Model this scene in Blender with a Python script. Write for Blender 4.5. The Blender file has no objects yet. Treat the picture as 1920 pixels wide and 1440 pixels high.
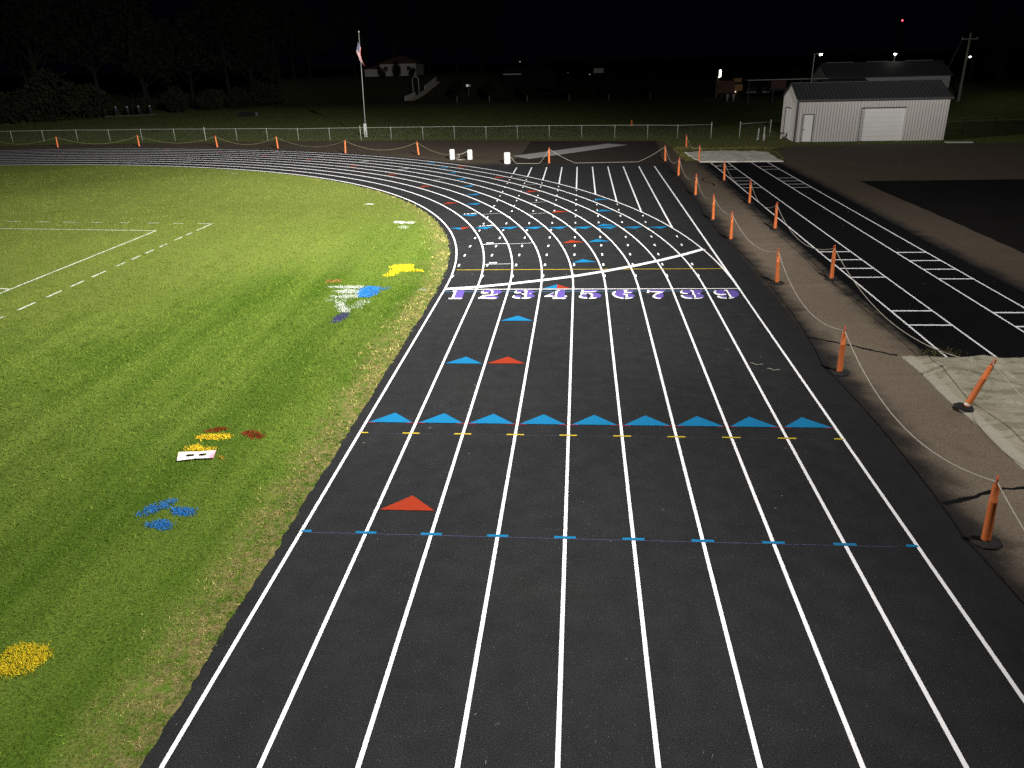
import bpy, bmesh, math, random
import numpy as np
from mathutils import Vector, Matrix
random.seed(7); RNG = np.random.default_rng(7)
scene = bpy.context.scene
COL = scene.collection
R = math.radians

# ------------------------------------------------------------------ helpers
def tag(o, label=None, cat=None, group=None, kind=None):
    if label: o['label'] = label
    if cat: o['category'] = cat
    if group: o['group'] = group
    if kind: o['kind'] = kind
    return o

def empty(name, loc=(0, 0, 0), rz=0.0):
    o = bpy.data.objects.new(name, None)
    o.location = loc; o.rotation_euler = (0, 0, rz); o.empty_display_size = 0.2
    COL.objects.link(o)
    return o

def copy_tree(o, parent=None):
    c = o.copy(); COL.objects.link(c); c.parent = parent
    for ch in o.children: copy_tree(ch, c)
    return c

class MB:
    """collects faces, builds one mesh object"""
    def __init__(s): s.v = []; s.f = []; s.m = []
    def add(s, vs, fs, mi=0):
        b = len(s.v); s.v += [tuple(v) for v in vs]
        s.f += [tuple(b + i for i in f) for f in fs]; s.m += [mi] * len(fs)
    def box(s, c, d, rz=0.0, mi=0, M=None):
        x, y, z = d[0] / 2, d[1] / 2, d[2] / 2
        vs = [Vector((a, b, e)) for e in (-z, z) for b in (-y, y) for a in (-x, x)]
        m = Matrix.Rotation(rz, 3, 'Z') if M is None else M
        vs = [m @ v + Vector(c) for v in vs]
        s.add(vs, [(0, 2, 3, 1), (4, 5, 7, 6), (0, 1, 5, 4), (2, 6, 7, 3), (0, 4, 6, 2), (1, 3, 7, 5)], mi)
    def rings(s, rings, mi=0, cap=True, closed=True):
        n = len(rings[0]); b = len(s.v)
        for r in rings: s.v += [tuple(p) for p in r]
        k = n if closed else n - 1
        for i in range(len(rings) - 1):
            for j in range(k):
                a = b + i * n + j; c = b + i * n + (j + 1) % n
                s.f.append((a, c, c + n, a + n)); s.m.append(mi)
        if cap:
            s.f.append(tuple(b + j for j in reversed(range(n)))); s.m.append(mi)
            s.f.append(tuple(b + (len(rings) - 1) * n + j for j in range(n))); s.m.append(mi)
    def lathe(s, prof, seg=20, c=(0, 0, 0), mi=0, cap=True, M=None):
        rs = []
        for r, z in prof:
            ring = [Vector((r * math.cos(2 * math.pi * k / seg), r * math.sin(2 * math.pi * k / seg), z)) for k in range(seg)]
            if M is not None: ring = [M @ p for p in ring]
            rs.append([p + Vector(c) for p in ring])
        s.rings(rs, mi, cap)
    def tube(s, pts, r, seg=8, mi=0, cap=True):
        pts = [Vector(p) for p in pts]; rs = []
        n = len(pts)
        for i, p in enumerate(pts):
            d = (pts[min(i + 1, n - 1)] - pts[max(i - 1, 0)]).normalized()
            up = Vector((0, 0, 1)) if abs(d.z) < 0.9 else Vector((1, 0, 0))
            a = d.cross(up).normalized(); b = a.cross(d).normalized()
            rr = r[i] if isinstance(r, (list, tuple)) else r
            rs.append([p + a * rr * math.cos(2 * math.pi * k / seg) + b * rr * math.sin(2 * math.pi * k / seg) for k in range(seg)])
        s.rings(rs, mi, cap)
    def poly(s, pts, z, mi=0):
        """flat polygon, tessellated so concave outlines work"""
        from mathutils.geometry import tessellate_polygon
        vs = [Vector((p[0], p[1], z)) for p in pts]
        tr = tessellate_polygon([vs])
        out = []
        for t in tr:
            a, b, c = (vs[i] for i in t)
            out.append(tuple(t) if (b - a).cross(c - a).z > 0 else tuple(reversed(t)))
        s.add(vs, out, mi)
    def ribbon(s, left, right, z, mi=0):
        n = len(left); b = len(s.v)
        for l, r in zip(left, right): s.v += [(l[0], l[1], z), (r[0], r[1], z)]
        for i in range(n - 1):
            s.f.append((b + 2 * i, b + 2 * i + 1, b + 2 * i + 3, b + 2 * i + 2)); s.m.append(mi)
    def line(s, pts, w, z, mi=0):
        pts = [Vector((p[0], p[1], 0)) for p in pts]; L = []; Rr = []; W = w if isinstance(w, list) else [w] * len(pts)
        for i, p in enumerate(pts):
            d = (pts[min(i + 1, len(pts) - 1)] - pts[max(i - 1, 0)]).normalized()
            nrm = Vector((-d.y, d.x, 0)) * (W[i] / 2)
            L.append(p + nrm); Rr.append(p - nrm)
        s.ribbon(L, Rr, z, mi)
    def build(s, name, mats, parent=None, smooth=False, recalc=False):
        me = bpy.data.meshes.new(name)
        me.from_pydata(s.v, [], s.f)
        if not isinstance(mats, (list, tuple)): mats = [mats]
        for m in mats: me.materials.append(m)
        me.polygons.foreach_set('material_index', s.m)
        if recalc:
            bm = bmesh.new(); bm.from_mesh(me)
            bmesh.ops.recalc_face_normals(bm, faces=bm.faces); bm.to_mesh(me); bm.free()
        if smooth: me.polygons.foreach_set('use_smooth', [True] * len(me.polygons))
        me.update()
        o = bpy.data.objects.new(name, me); COL.objects.link(o)
        if parent: o.parent = parent
        return o

# node DSL --------------------------------------------------------------
class NT:
    def __init__(s, name):
        s.mat = bpy.data.materials.new(name); s.mat.use_nodes = True
        s.nt = s.mat.node_tree; s.nt.nodes.clear()
        s.out = s.n('ShaderNodeOutputMaterial')
    def n(s, t, **kw):
        nd = s.nt.nodes.new(t)
        for k, v in kw.items(): setattr(nd, k, v)
        return nd
    def L(s, a, b):
        s.nt.links.new(a, b)
    def inp(s, sock, v):
        if v is None: return
        if isinstance(v, bpy.types.NodeSocket): s.L(v, sock)
        else: sock.default_value = v
    def math(s, op, a, b=None, clamp=False):
        nd = s.n('ShaderNodeMath', operation=op, use_clamp=clamp)
        s.inp(nd.inputs[0], a); s.inp(nd.inputs[1], b); return nd.outputs[0]
    def ss(s, x, lo, hi):
        """smoothstep from lo to hi, works with lo > hi"""
        nd = s.n('ShaderNodeMapRange', interpolation_type='SMOOTHSTEP')
        s.inp(nd.inputs['Value'], x)
        if lo < hi: a, b, c, d = lo, hi, 0.0, 1.0
        else: a, b, c, d = hi, lo, 1.0, 0.0
        nd.inputs['From Min'].default_value = a; nd.inputs['From Max'].default_value = b
        nd.inputs['To Min'].default_value = c; nd.inputs['To Max'].default_value = d
        return nd.outputs[0]
    def pos(s):
        return s.n('ShaderNodeNewGeometry').outputs['Position']
    def sep(s, v):
        nd = s.n('ShaderNodeSeparateXYZ'); s.L(v, nd.inputs[0]); return nd.outputs
    def mapping(s, v, scale=(1, 1, 1), rot=(0, 0, 0)):
        nd = s.n('ShaderNodeMapping'); s.L(v, nd.inputs[0])
        nd.inputs['Scale'].default_value = scale; nd.inputs['Rotation'].default_value = rot
        return nd.outputs[0]
    def noise(s, v, scale, detail=3.0, rough=0.55):
        nd = s.n('ShaderNodeTexNoise'); s.L(v, nd.inputs['Vector'])
        nd.inputs['Scale'].default_value = scale; nd.inputs['Detail'].default_value = detail
        nd.inputs['Roughness'].default_value = rough
        return nd.outputs['Fac']
    def mix(s, f, a, b, mode='MIX'):
        nd = s.n('ShaderNodeMix', data_type='RGBA', blend_type=mode)
        s.inp(nd.inputs[0], f)
        for sock, v in ((nd.inputs[6], a), (nd.inputs[7], b)):
            if isinstance(v, (tuple, list)): v = (*v[:3], 1.0)
            s.inp(sock, v)
        return nd.outputs[2]
    def scale_col(s, col, f):
        nd = s.n('ShaderNodeVectorMath', operation='SCALE')
        s.inp(nd.inputs[0], tuple(col[:3]) if isinstance(col, (tuple, list)) else col)
        s.inp(nd.inputs['Scale'], f); return nd.outputs[0]
    def bump(s, h, strength=0.5, dist=0.01):
        nd = s.n('ShaderNodeBump'); nd.inputs['Strength'].default_value = strength
        nd.inputs['Distance'].default_value = dist; s.L(h, nd.inputs['Height']); return nd.outputs[0]
    def bsdf(s, col, rough=0.8, spec=0.3, metal=0.0, normal=None):
        nd = s.n('ShaderNodeBsdfPrincipled')
        if isinstance(col, (tuple, list)): col = (*col[:3], 1.0)
        s.inp(nd.inputs['Base Color'], col); s.inp(nd.inputs['Roughness'], rough)
        nd.inputs['Specular IOR Level'].default_value = spec; nd.inputs['Metallic'].default_value = metal
        if normal is not None: s.L(normal, nd.inputs['Normal'])
        return nd.outputs[0]
    def done(s, sh):
        s.L(sh, s.out.inputs['Surface']); return s.mat

def plain(name, col, rough=0.7, spec=0.3, metal=0.0, var=0.12, scale=6.0):
    t = NT(name); tc = t.n('ShaderNodeTexCoord').outputs['Object']
    n = t.noise(tc, scale, 4.0)
    f = t.math('ADD', t.math('MULTIPLY', n, 2 * var), 1 - var)
    return t.done(t.bsdf(t.scale_col(col, f), rough, spec, metal))

def emit(name, col, strength):
    t = NT(name); e = t.n('ShaderNodeEmission'); e.inputs[0].default_value = (*col, 1); e.inputs[1].default_value = strength
    return t.done(e.outputs[0])

# ------------------------------------------------------------------ geometry of the track
LW = 1.0668                    # lane width
CX, CY, R0 = -37.0, 24.6, 37.0 # centre of the bend, inner line radius
IN_T = [(-5, 37.0), (10, 37.0), (25, 36.85), (42, 36.68), (55, 36.66), (66, 36.75), (75, 37.02), (82, 37.4), (88, 37.88), (94, 38.45), (101, 39.4), (110, 40.9), (130, 44.0), (200, 44.0)]
OUT_T = [(-5, 46.6), (10, 46.6), (25, 46.5), (38, 46.58), (47, 46.8), (57, 47.12), (66, 47.6), (75, 48.25), (84, 49.3), (92, 50.6), (102, 52.8), (108, 54.0), (115, 55.2), (130, 57.0), (200, 57.0)]
def tab(T, a):
    xs = [p[0] for p in T]; ys = [p[1] for p in T]
    return float((np.interp(a, xs, ys) + np.interp(a - 4, xs, ys) + np.interp(a + 4, xs, ys)) / 3)
def rad(k, deg):
    """radius of lane line k (0 inner .. 9 outer) at a bearing round the bend"""
    a, b = tab(IN_T, deg), tab(OUT_T, deg)
    return a + (b - a) * k / 9.0
def bend(k, deg):
    r = rad(k, deg); return (CX + r * math.cos(R(deg)), CY + r * math.sin(R(deg)))
def deg_at_y(k, y):
    d = 20.0
    for _ in range(40): d = math.degrees(math.asin(min(1, (y - CY) / rad(k, d))))
    return d

# ------------------------------------------------------------------ materials
M = {}
def mat_track():
    t = NT('track_rubber'); p = t.pos(); x, y, z = t.sep(p)
    g1 = t.noise(p, 75.0, 3.0, 0.85); g2 = t.noise(p, 210.0, 1.0); big = t.noise(p, 0.35, 4.0); mid = t.noise(p, 2.3, 3.0)
    f = t.math('ADD', t.math('MULTIPLY', t.ss(g1, 0.38, 0.70), 1.5), 0.30)
    c = t.scale_col(t.mix(big, (0.0190, 0.0202, 0.0235), (0.0275, 0.0275, 0.0270)), t.math('MULTIPLY', f, t.math('ADD', t.math('MULTIPLY', mid, 0.7), 0.65)))
    # pale rubber crumbs
    vo = t.n('ShaderNodeTexVoronoi'); t.L(p, vo.inputs['Vector']); vo.inputs['Scale'].default_value = 34.0
    cr = t.math('MULTIPLY', t.math('LESS_THAN', vo.outputs['Distance'], 0.17), t.math('GREATER_THAN', t.sep(vo.outputs['Color'])[0], 0.90))
    c = t.mix(cr, c, (0.095, 0.095, 0.09))
    # outer shoulder beside lane nine is a darker, thinner coat
    sh = t.ss(x, 9.0, 10.2)
    c = t.mix(t.math('MULTIPLY', sh, 0.45), c, (0.012, 0.012, 0.013))
    seam = t.math('MULTIPLY', t.math('LESS_THAN', t.math('ABSOLUTE', t.math('SUBTRACT', x, t.math('ADD', 10.46, t.math('MULTIPLY', mid, 0.04)))), 0.02), t.math('LESS_THAN', y, 34.0))
    c = t.mix(seam, c, (0.006, 0.006, 0.006))
    nb = t.bump(t.math('ADD', g1, g2), 0.15, 0.004)
    return t.done(t.bsdf(c, 0.9, 0.06, 0, nb))
M['track'] = mat_track()

def mat_asphalt():
    t = NT('brown_asphalt'); p = t.pos(); x, y, z = t.sep(p)
    g1 = t.noise(p, 60.0, 2.0, 0.8); big = t.noise(p, 0.25, 5.0, 0.6); mid = t.noise(p, 1.6, 4.0)
    st = t.noise(t.mapping(p, (0.12, 1.3, 1), (0, 0, 0.1)), 1.0, 3.0)
    base = t.mix(big, (0.105, 0.082, 0.062), (0.150, 0.120, 0.088))
    base = t.mix(t.math('MULTIPLY', t.ss(st, 0.45, 0.7), 0.35), base, (0.15, 0.122, 0.092))
    base = t.mix(t.math('MULTIPLY', t.ss(mid, 0.55, 0.75), 0.4), base, (0.075, 0.056, 0.042))
    f = t.math('ADD', t.math('MULTIPLY', t.ss(g1, 0.3, 0.75), 0.9), 0.6)
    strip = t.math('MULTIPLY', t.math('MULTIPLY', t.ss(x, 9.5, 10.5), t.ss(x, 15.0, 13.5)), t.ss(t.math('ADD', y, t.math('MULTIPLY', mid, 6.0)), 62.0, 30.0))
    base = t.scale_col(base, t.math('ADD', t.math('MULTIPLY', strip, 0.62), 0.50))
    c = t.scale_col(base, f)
    # black rubber overspray along the track edge and along the jump runways
    xe = t.math('ADD', x, t.math('MULTIPLY', t.math('SUBTRACT', mid, 0.5), 0.9))
    a = t.math('MULTIPLY', t.ss(xe, 11.35, 10.5), t.ss(y, 60.0, 57.0))
    yr = t.math('MULTIPLY', t.ss(y, 58.3, 56.8), t.ss(y, 16.0, 18.0))
    b = t.math('MULTIPLY', t.math('MULTIPLY', t.ss(xe, 12.35, 13.2), t.ss(xe, 18.9, 18.0)), yr)
    d = t.math('MAXIMUM', t.math('MULTIPLY', a, 0.93), b)
    a2 = t.math('MULTIPLY', t.math('GREATER_THAN', x, 9.0), t.ss(y, 60.0, 57.0))
    c = t.mix(t.math('MINIMUM', d, 1.0), c, t.scale_col((0.010, 0.010, 0.011), f))
    nb = t.bump(g1, 0.2, 0.004)
    return t.done(t.bsdf(c, 0.92, 0.08, 0, nb))
M['asphalt'] = mat_asphalt()

def mat_black(name, c0, c1):
    t = NT(name); p = t.pos(); g1 = t.noise(p, 60.0, 2.0, 0.8); big = t.noise(p, 0.5, 4.0)
    c = t.scale_col(t.mix(big, c0, c1), t.math('ADD', t.math('MULTIPLY', g1, 1.4), 0.3))
    return t.done(t.bsdf(c, 0.95, 0.03, 0, t.bump(g1, 0.12, 0.003)))
M['runway'] = mat_black('runway_rubber', (0.0045, 0.0045, 0.005), (0.007, 0.007, 0.0075))
M['dark_asphalt'] = mat_black('dark_asphalt', (0.020, 0.017, 0.015), (0.036, 0.031, 0.027))
M['black_asphalt'] = mat_black('black_asphalt', (0.006, 0.006, 0.006), (0.010, 0.009, 0.009))
M['black_mat'] = mat_black('black_rubber_mat', (0.006, 0.006, 0.007), (0.009, 0.009, 0.010))

def paint(name, col, wear=0.35, grain=45.0):
    """road paint with worn, speckled coverage over black rubber"""
    t = NT(name); p = t.pos(); n = t.noise(p, grain, 3.0, 0.7); m = t.noise(p, 3.0, 3.0)
    w = t.math('MULTIPLY', t.ss(t.math('ADD', n, t.math('MULTIPLY', m, 0.35)), 0.72, 0.88), wear)
    c = t.mix(w, col, (0.03, 0.03, 0.032))
    c = t.scale_col(c, t.math('ADD', t.math('MULTIPLY', n, 0.3), 0.85))
    return t.done(t.bsdf(c, 0.8, 0.08, 0, t.bump(n, 0.08, 0.002)))
M['white'] = paint('white_paint', (0.80, 0.80, 0.82), 0.25)
M['white_thin'] = paint('thin_white_paint', (0.46, 0.50, 0.48), 0.5)
M['blue'] = paint('blue_paint', (0.008, 0.148, 0.315), 0.3)
M['red'] = paint('red_paint', (0.27, 0.030, 0.011), 0.3)
M['darkred'] = paint('dark_red_paint', (0.19, 0.012, 0.018), 0.3)
M['yellow'] = paint('yellow_paint', (0.46, 0.34, 0.03), 0.25)
M['purple'] = paint('purple_paint', (0.10, 0.068, 0.29), 0.25)
M['hair_blue'] = paint('faint_blue_line', (0.07, 0.085, 0.16), 0.9)
M['teal'] = paint('faded_blue_line', (0.045, 0.11, 0.20), 0.6)
M['grey_stripe'] = paint('grey_stripe', (0.25, 0.245, 0.24), 0.4, 20.0)

def grass_col(t, p, x, y):
    """albedo of the infield: mowing streaks, yellow wear with far-left brightness painted in, dark wet tufts"""
    st = t.noise(t.mapping(p, (1.0, 0.07, 1), (0, 0, R(4))), 0.9, 3.0, 0.55)
    big = t.noise(p, 0.09, 4.0, 0.55); mid = t.noise(p, 1.1, 4.0, 0.6); fine = t.noise(p, 22.0, 3.0, 0.75)
    g = t.mix(t.ss(st, 0.36, 0.66), (0.046, 0.090, 0.009), (0.092, 0.142, 0.020))
    yel = t.math('MULTIPLY', t.ss(t.math('ADD', t.math('ADD', big, t.math('MULTIPLY', t.ss(x, -2.5, -14.0), 0.20)), t.math('MULTIPLY', t.ss(y, 16.0, 42.0), 0.30)), 0.45, 0.85), 0.9)  # yellow wear noise, plus brighter light to the far left painted as yellow
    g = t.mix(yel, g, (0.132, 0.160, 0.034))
    g = t.mix(t.math('MULTIPLY', t.ss(mid, 0.56, 0.74), 0.5), g, (0.040, 0.078, 0.006))
    return g, fine, mid

def mat_infield():
    t = NT('infield_grass'); p = t.pos(); x, y, z = t.sep(p)
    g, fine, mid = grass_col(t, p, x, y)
    # dry strip along the track edge: distance inside the inner edge
    dx = t.math('SUBTRACT', x, CX); dy = t.math('SUBTRACT', y, CY)
    rr = t.math('SQRT', t.math('ADD', t.math('MULTIPLY', dx, dx), t.math('MULTIPLY', t.math('MAXIMUM', dy, 0.0), t.math('MAXIMUM', dy, 0.0))))
    dist = t.math('SUBTRACT', 36.7, rr)
    dry = t.math('MULTIPLY', t.ss(t.math('ADD', dist, t.math('MULTIPLY', mid, 1.3)), 1.75, 0.75), t.ss(y, 58.0, 36.0))
    dc = t.mix(t.noise(p, 5.0, 4.0), (0.085, 0.078, 0.028), (0.24, 0.20, 0.08))
    g = t.mix(t.math('MULTIPLY', dry, t.ss(t.noise(p, 6.5, 4.0, 0.7), 0.38, 0.58)), g, dc)
    c = t.scale_col(g, t.math('ADD', t.math('MULTIPLY', t.ss(fine, 0.3, 0.72), 0.6), 0.66))
    return t.done(t.bsdf(c, 0.95, 0.02, 0, t.bump(fine, 0.5, 0.02)))
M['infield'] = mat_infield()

def mat_ground():
    t = NT('outer_grass'); p = t.pos(); x, y, z = t.sep(p)
    n1 = t.noise(p, 0.12, 5.0, 0.6); n2 = t.noise(p, 1.7, 4.0, 0.7); n3 = t.noise(p, 9.0, 2.0)
    g = t.mix(n1, (0.062, 0.080, 0.026), (0.110, 0.128, 0.043))
    # darker, browner far side and bare earth near the pit
    g = t.mix(t.math('MULTIPLY', t.ss(y, 135.0, 168.0), 0.85), g, (0.035, 0.032, 0.018))
    e = t.math('MULTIPLY', t.math('MULTIPLY', t.ss(t.math('ABSOLUTE', t.math('SUBTRACT', x, 15.5)), 9.0, 4.0), t.ss(y, 78.0, 66.0)), t.ss(n2, 0.42, 0.6))
    g = t.mix(t.math('MULTIPLY', e, 0.65), g, (0.16, 0.125, 0.065))
    c = t.scale_col(g, t.math('ADD', t.math('MULTIPLY', t.math('ADD', n2, n3), 0.8), 0.25))
    return t.done(t.bsdf(c, 0.95, 0.03, 0, t.bump(n3, 1.0, 0.25)))
M['ground'] = mat_ground()

def mat_grassline():
    t = NT('grass_line_paint'); p = t.pos()
    n = t.noise(p, 16.0, 4.0, 0.75); m = t.noise(p, 1.4, 3.0)
    a = t.ss(t.math('ADD', n, t.math('MULTIPLY', m, 0.35)), 0.50, 0.66)
    b = t.bsdf((0.55, 0.56, 0.48), 0.9, 0.1); tr = t.n('ShaderNodeBsdfTransparent').outputs[0]
    mx = t.n('ShaderNodeMixShader'); t.L(a, mx.inputs[0]); t.L(tr, mx.inputs[1]); t.L(b, mx.inputs[2])
    return t.done(mx.outputs[0])
M['grassline'] = mat_grassline()

def mat_blades():
    t = NT('grass_blades'); a = t.n('ShaderNodeVertexColor', layer_name='Col')
    b = t.bsdf(a.outputs[0], 0.85, 0.04)
    return t.done(b)
M['blades'] = mat_blades()

def mat_mesh():
    t = NT('chain_link_mesh'); tc = t.n('ShaderNodeUVMap').outputs[0]
    u, v, w = t.sep(tc)
    def wire(e):
        fr = t.math('FRACT', t.math('MULTIPLY', e, 11.0)); return t.math('LESS_THAN', fr, 0.012)
    k = t.math('MAXIMUM', wire(t.math('ADD', u, v)), wire(t.math('ADD', t.math('SUBTRACT', u, v), 50.0)))
    b = t.bsdf((0.22, 0.23, 0.22), 0.7, 0.2, 0.0); tr = t.n('ShaderNodeBsdfTransparent').outputs[0]
    mx = t.n('ShaderNodeMixShader'); t.L(k, mx.inputs[0]); t.L(tr, mx.inputs[1]); t.L(b, mx.inputs[2])
    return t.done(mx.outputs[0])
M['mesh'] = mat_mesh()

def mat_tarp():
    t = NT('tarp_canvas'); tc = t.pos()
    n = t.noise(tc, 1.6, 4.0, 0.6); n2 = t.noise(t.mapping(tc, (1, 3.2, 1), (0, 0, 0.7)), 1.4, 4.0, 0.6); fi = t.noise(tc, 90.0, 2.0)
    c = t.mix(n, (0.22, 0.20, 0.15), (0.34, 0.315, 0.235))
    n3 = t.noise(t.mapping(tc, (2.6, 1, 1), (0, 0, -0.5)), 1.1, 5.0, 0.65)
    c = t.mix(t.math('MULTIPLY', t.ss(n2, 0.5, 0.62), 0.6), c, (0.13, 0.12, 0.09))  # shade in the folds painted as soft darker streaks
    c = t.mix(t.math('MULTIPLY', t.ss(n3, 0.56, 0.66), 0.5), c, (0.42, 0.39, 0.31))  # lit fold crests painted as paler streaks
    c = t.mix(t.ss(t.sep(tc)[0], 12.60, 12.54), c, (0.31, 0.29, 0.235))
    c = t.scale_col(c, t.math('ADD', t.math('MULTIPLY', fi, 0.3), 0.85))
    return t.done(t.bsdf(c, 0.8, 0.12, 0, t.bump(t.math('ADD', n2, n3), 0.9, 0.09)))
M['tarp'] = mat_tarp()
M['pale_tarp'] = plain('pale_worn_tarp', (0.42, 0.41, 0.36), 0.85, 0.1, 0, 0.45, 2.2)

def mat_flagcloth():
    t = NT('flag_cloth'); uv = t.n('ShaderNodeUVMap').outputs[0]; u, v, w = t.sep(uv)
    s = t.math('LESS_THAN', t.math('FRACT', t.math('MULTIPLY', v, 4.0)), 0.45)
    c = t.mix(s, (0.62, 0.60, 0.60), (0.42, 0.025, 0.035))
    can = t.math('MULTIPLY', t.math('LESS_THAN', u, 0.42), t.math('GREATER_THAN', v, 0.46))
    vo = t.math('MULTIPLY', t.math('LESS_THAN', t.math('ABSOLUTE', t.math('SUBTRACT', t.math('FRACT', t.math('MULTIPLY', u, 14.0)), 0.5)), 0.2),
                t.math('LESS_THAN', t.math('ABSOLUTE', t.math('SUBTRACT', t.math('FRACT', t.math('MULTIPLY', v, 16.0)), 0.5)), 0.2))
    cc = t.mix(vo, (0.012, 0.018, 0.10), (0.6, 0.6, 0.62))
    return t.done(t.bsdf(t.mix(can, c, cc), 0.8, 0.1))
M['flag'] = mat_flagcloth()

M['orange'] = plain('orange_plastic', (0.58, 0.15, 0.042), 0.55, 0.25, 0, 0.20, 7.0)
M['dusty_rubber'] = plain('dusty_rubber', (0.022, 0.021, 0.021), 0.9, 0.1, 0, 0.4, 8.0)
M['orange_cap'] = plain('orange_handle', (0.55, 0.09, 0.03), 0.45, 0.4, 0, 0.1)
M['sticker'] = plain('white_sticker', (0.75, 0.75, 0.72), 0.5, 0.3, 0, 0.1)
M['rope'] = plain('pale_rope', (0.34, 0.32, 0.27), 0.9, 0.1, 0, 0.25, 30.0)
M['rope_old'] = plain('greenish_rope', (0.19, 0.18, 0.10), 0.9, 0.1, 0, 0.25, 30.0)
M['galv'] = plain('galvanised_steel', (0.29, 0.30, 0.27), 0.6, 0.3, 0.0, 0.15)
M['whitep'] = plain('white_plastic', (0.60, 0.59, 0.56), 0.55, 0.4, 0, 0.08)
M['polewhite'] = plain('white_pole_paint', (0.30, 0.31, 0.30), 0.5, 0.4, 0, 0.1)
M['gold'] = plain('dull_finial', (0.5, 0.48, 0.42), 0.4, 0.5, 0.4, 0.1)
M['shed_wall'] = plain('beige_ribbed_steel', (0.375, 0.355, 0.34), 0.5, 0.35, 0, 0.07, 1.2)
M['shed_roof'] = plain('dark_steel_roof', (0.029, 0.030, 0.034), 0.5, 0.4, 0, 0.15, 2.0)
M['shed_trim'] = plain('dark_trim', (0.045, 0.04, 0.045), 0.5, 0.3, 0, 0.1)
M['door_white'] = plain('white_door_paint', (0.50, 0.49, 0.48), 0.5, 0.35, 0, 0.05, 1.0)
M['door_dark'] = plain('door_gap', (0.03, 0.03, 0.03), 0.8)
M['far_wall'] = plain('grey_siding', (0.30, 0.30, 0.30), 0.7, 0.2, 0, 0.08)
M['far_roof'] = plain('grey_roof', (0.05, 0.055, 0.06), 0.8, 0.2, 0, 0.15)
M['house_wall'] = plain('pale_siding', (0.19, 0.185, 0.18), 0.8, 0.2, 0, 0.15, 1.0)
M['house_roof'] = plain('brown_shingles', (0.085, 0.045, 0.038), 0.9, 0.1, 0, 0.25, 1.5)
M['glass_dark'] = plain('dark_window', (0.015, 0.016, 0.018), 0.15, 0.5, 0, 0.1)
M['concrete'] = plain('pale_concrete', (0.27, 0.27, 0.24), 0.9, 0.1, 0, 0.25, 2.0)
M['wood'] = plain('weathered_wood', (0.12, 0.11, 0.095), 0.9, 0.1, 0, 0.3, 3.0)
M['black_metal'] = plain('black_frame', (0.02, 0.02, 0.024), 0.6, 0.3, 0, 0.2)
M['pad_blue'] = plain('dark_blue_pad', (0.012, 0.013, 0.022), 0.7, 0.3)
M['pad_white'] = plain('white_pad_top', (0.5, 0.5, 0.52), 0.7, 0.3)
M['truck_orange'] = plain('faded_orange_paint', (0.22, 0.10, 0.015), 0.5, 0.4, 0, 0.25)
M['truck_red'] = plain('dull_red_paint', (0.07, 0.022, 0.012), 0.6, 0.3, 0, 0.25)
M['tyre'] = plain('tyre_rubber', (0.02, 0.02, 0.02), 0.9, 0.2)
M['car_dark'] = plain('dark_car_paint', (0.03, 0.035, 0.04), 0.35, 0.5, 0.2)
M['bark'] = plain('bark', (0.007, 0.0065, 0.0055), 0.95, 0.1, 0, 0.35, 4.0)
M['lamp_white'] = emit('lit_lamp', (1.0, 0.93, 0.82), 14.0)
M['lamp_tube'] = emit('lit_lamp_tube', (0.93, 1.0, 0.80), 5.0)
M['lamp_small'] = emit('lit_small_lamp', (1.0, 0.98, 0.95), 2.2)
M['lamp_red'] = emit('red_beacon', (1.0, 0.06, 0.10), 9.0)
M['lit_sign'] = emit('lit_sign_face', (0.9, 0.95, 1.0), 0.42)
M['lit_sign_dim'] = emit('dim_sign_face', (0.5, 0.52, 0.55), 0.10)
M['lit_win'] = emit('lit_window', (0.95, 0.95, 0.8), 0.02)
M['lamp_far'] = emit('far_lamp', (0.95, 1.0, 0.9), 0.35)

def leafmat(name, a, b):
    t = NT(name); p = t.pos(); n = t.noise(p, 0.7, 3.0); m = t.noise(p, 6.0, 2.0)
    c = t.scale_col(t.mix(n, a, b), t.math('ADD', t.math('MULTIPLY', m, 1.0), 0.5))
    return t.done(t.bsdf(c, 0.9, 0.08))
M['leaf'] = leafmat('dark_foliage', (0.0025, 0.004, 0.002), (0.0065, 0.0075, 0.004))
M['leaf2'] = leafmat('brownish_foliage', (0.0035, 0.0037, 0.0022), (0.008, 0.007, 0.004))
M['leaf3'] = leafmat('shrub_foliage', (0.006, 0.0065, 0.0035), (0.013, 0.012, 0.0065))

# ------------------------------------------------------------------ terrain
def sst(x, a, b):
    t = min(1, max(0, (x - a) / (b - a))); return t * t * (3 - 2 * t)
def ground_z(x, y):
    h = 4.5 * sst(y, 162, 196) * (1 - sst(abs(x + 44), 24, 42))
    h += 1.6 * sst(y, 165, 230) * sst(x, -30, 0) * (1 - sst(x, 60, 90))
    h += 1.7 * sst(y, 96, 112) * sst(x, 50, 60)
    h += 2.0 * sst(-x, 78, 110) * sst(y, 90, 120)
    return h - 0.014
def axis(stops):
    out = []
    for a, b, n in stops: out += list(np.linspace(a, b, n, endpoint=False))
    return out + [stops[-1][1]]
gx = axis([(-1500, -200, 10), (-200, -100, 14), (-100, 90, 64), (90, 220, 12), (220, 1500, 10)])
gy = axis([(-400, -60, 8), (-60, 84, 14), (84, 250, 60), (250, 450, 12), (450, 2500, 10)])
g = MB(); g.v = [(x, y, ground_z(x, y)) for y in gy for x in gx]
nx = len(gx)
g.f = [(j * nx + i, j * nx + i + 1, (j + 1) * nx + i + 1, (j + 1) * nx + i) for j in range(len(gy) - 1) for i in range(nx - 1)]
g.m = [0] * len(g.f)
tag(g.build('ground', M['ground'], smooth=True), kind='structure')

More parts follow.
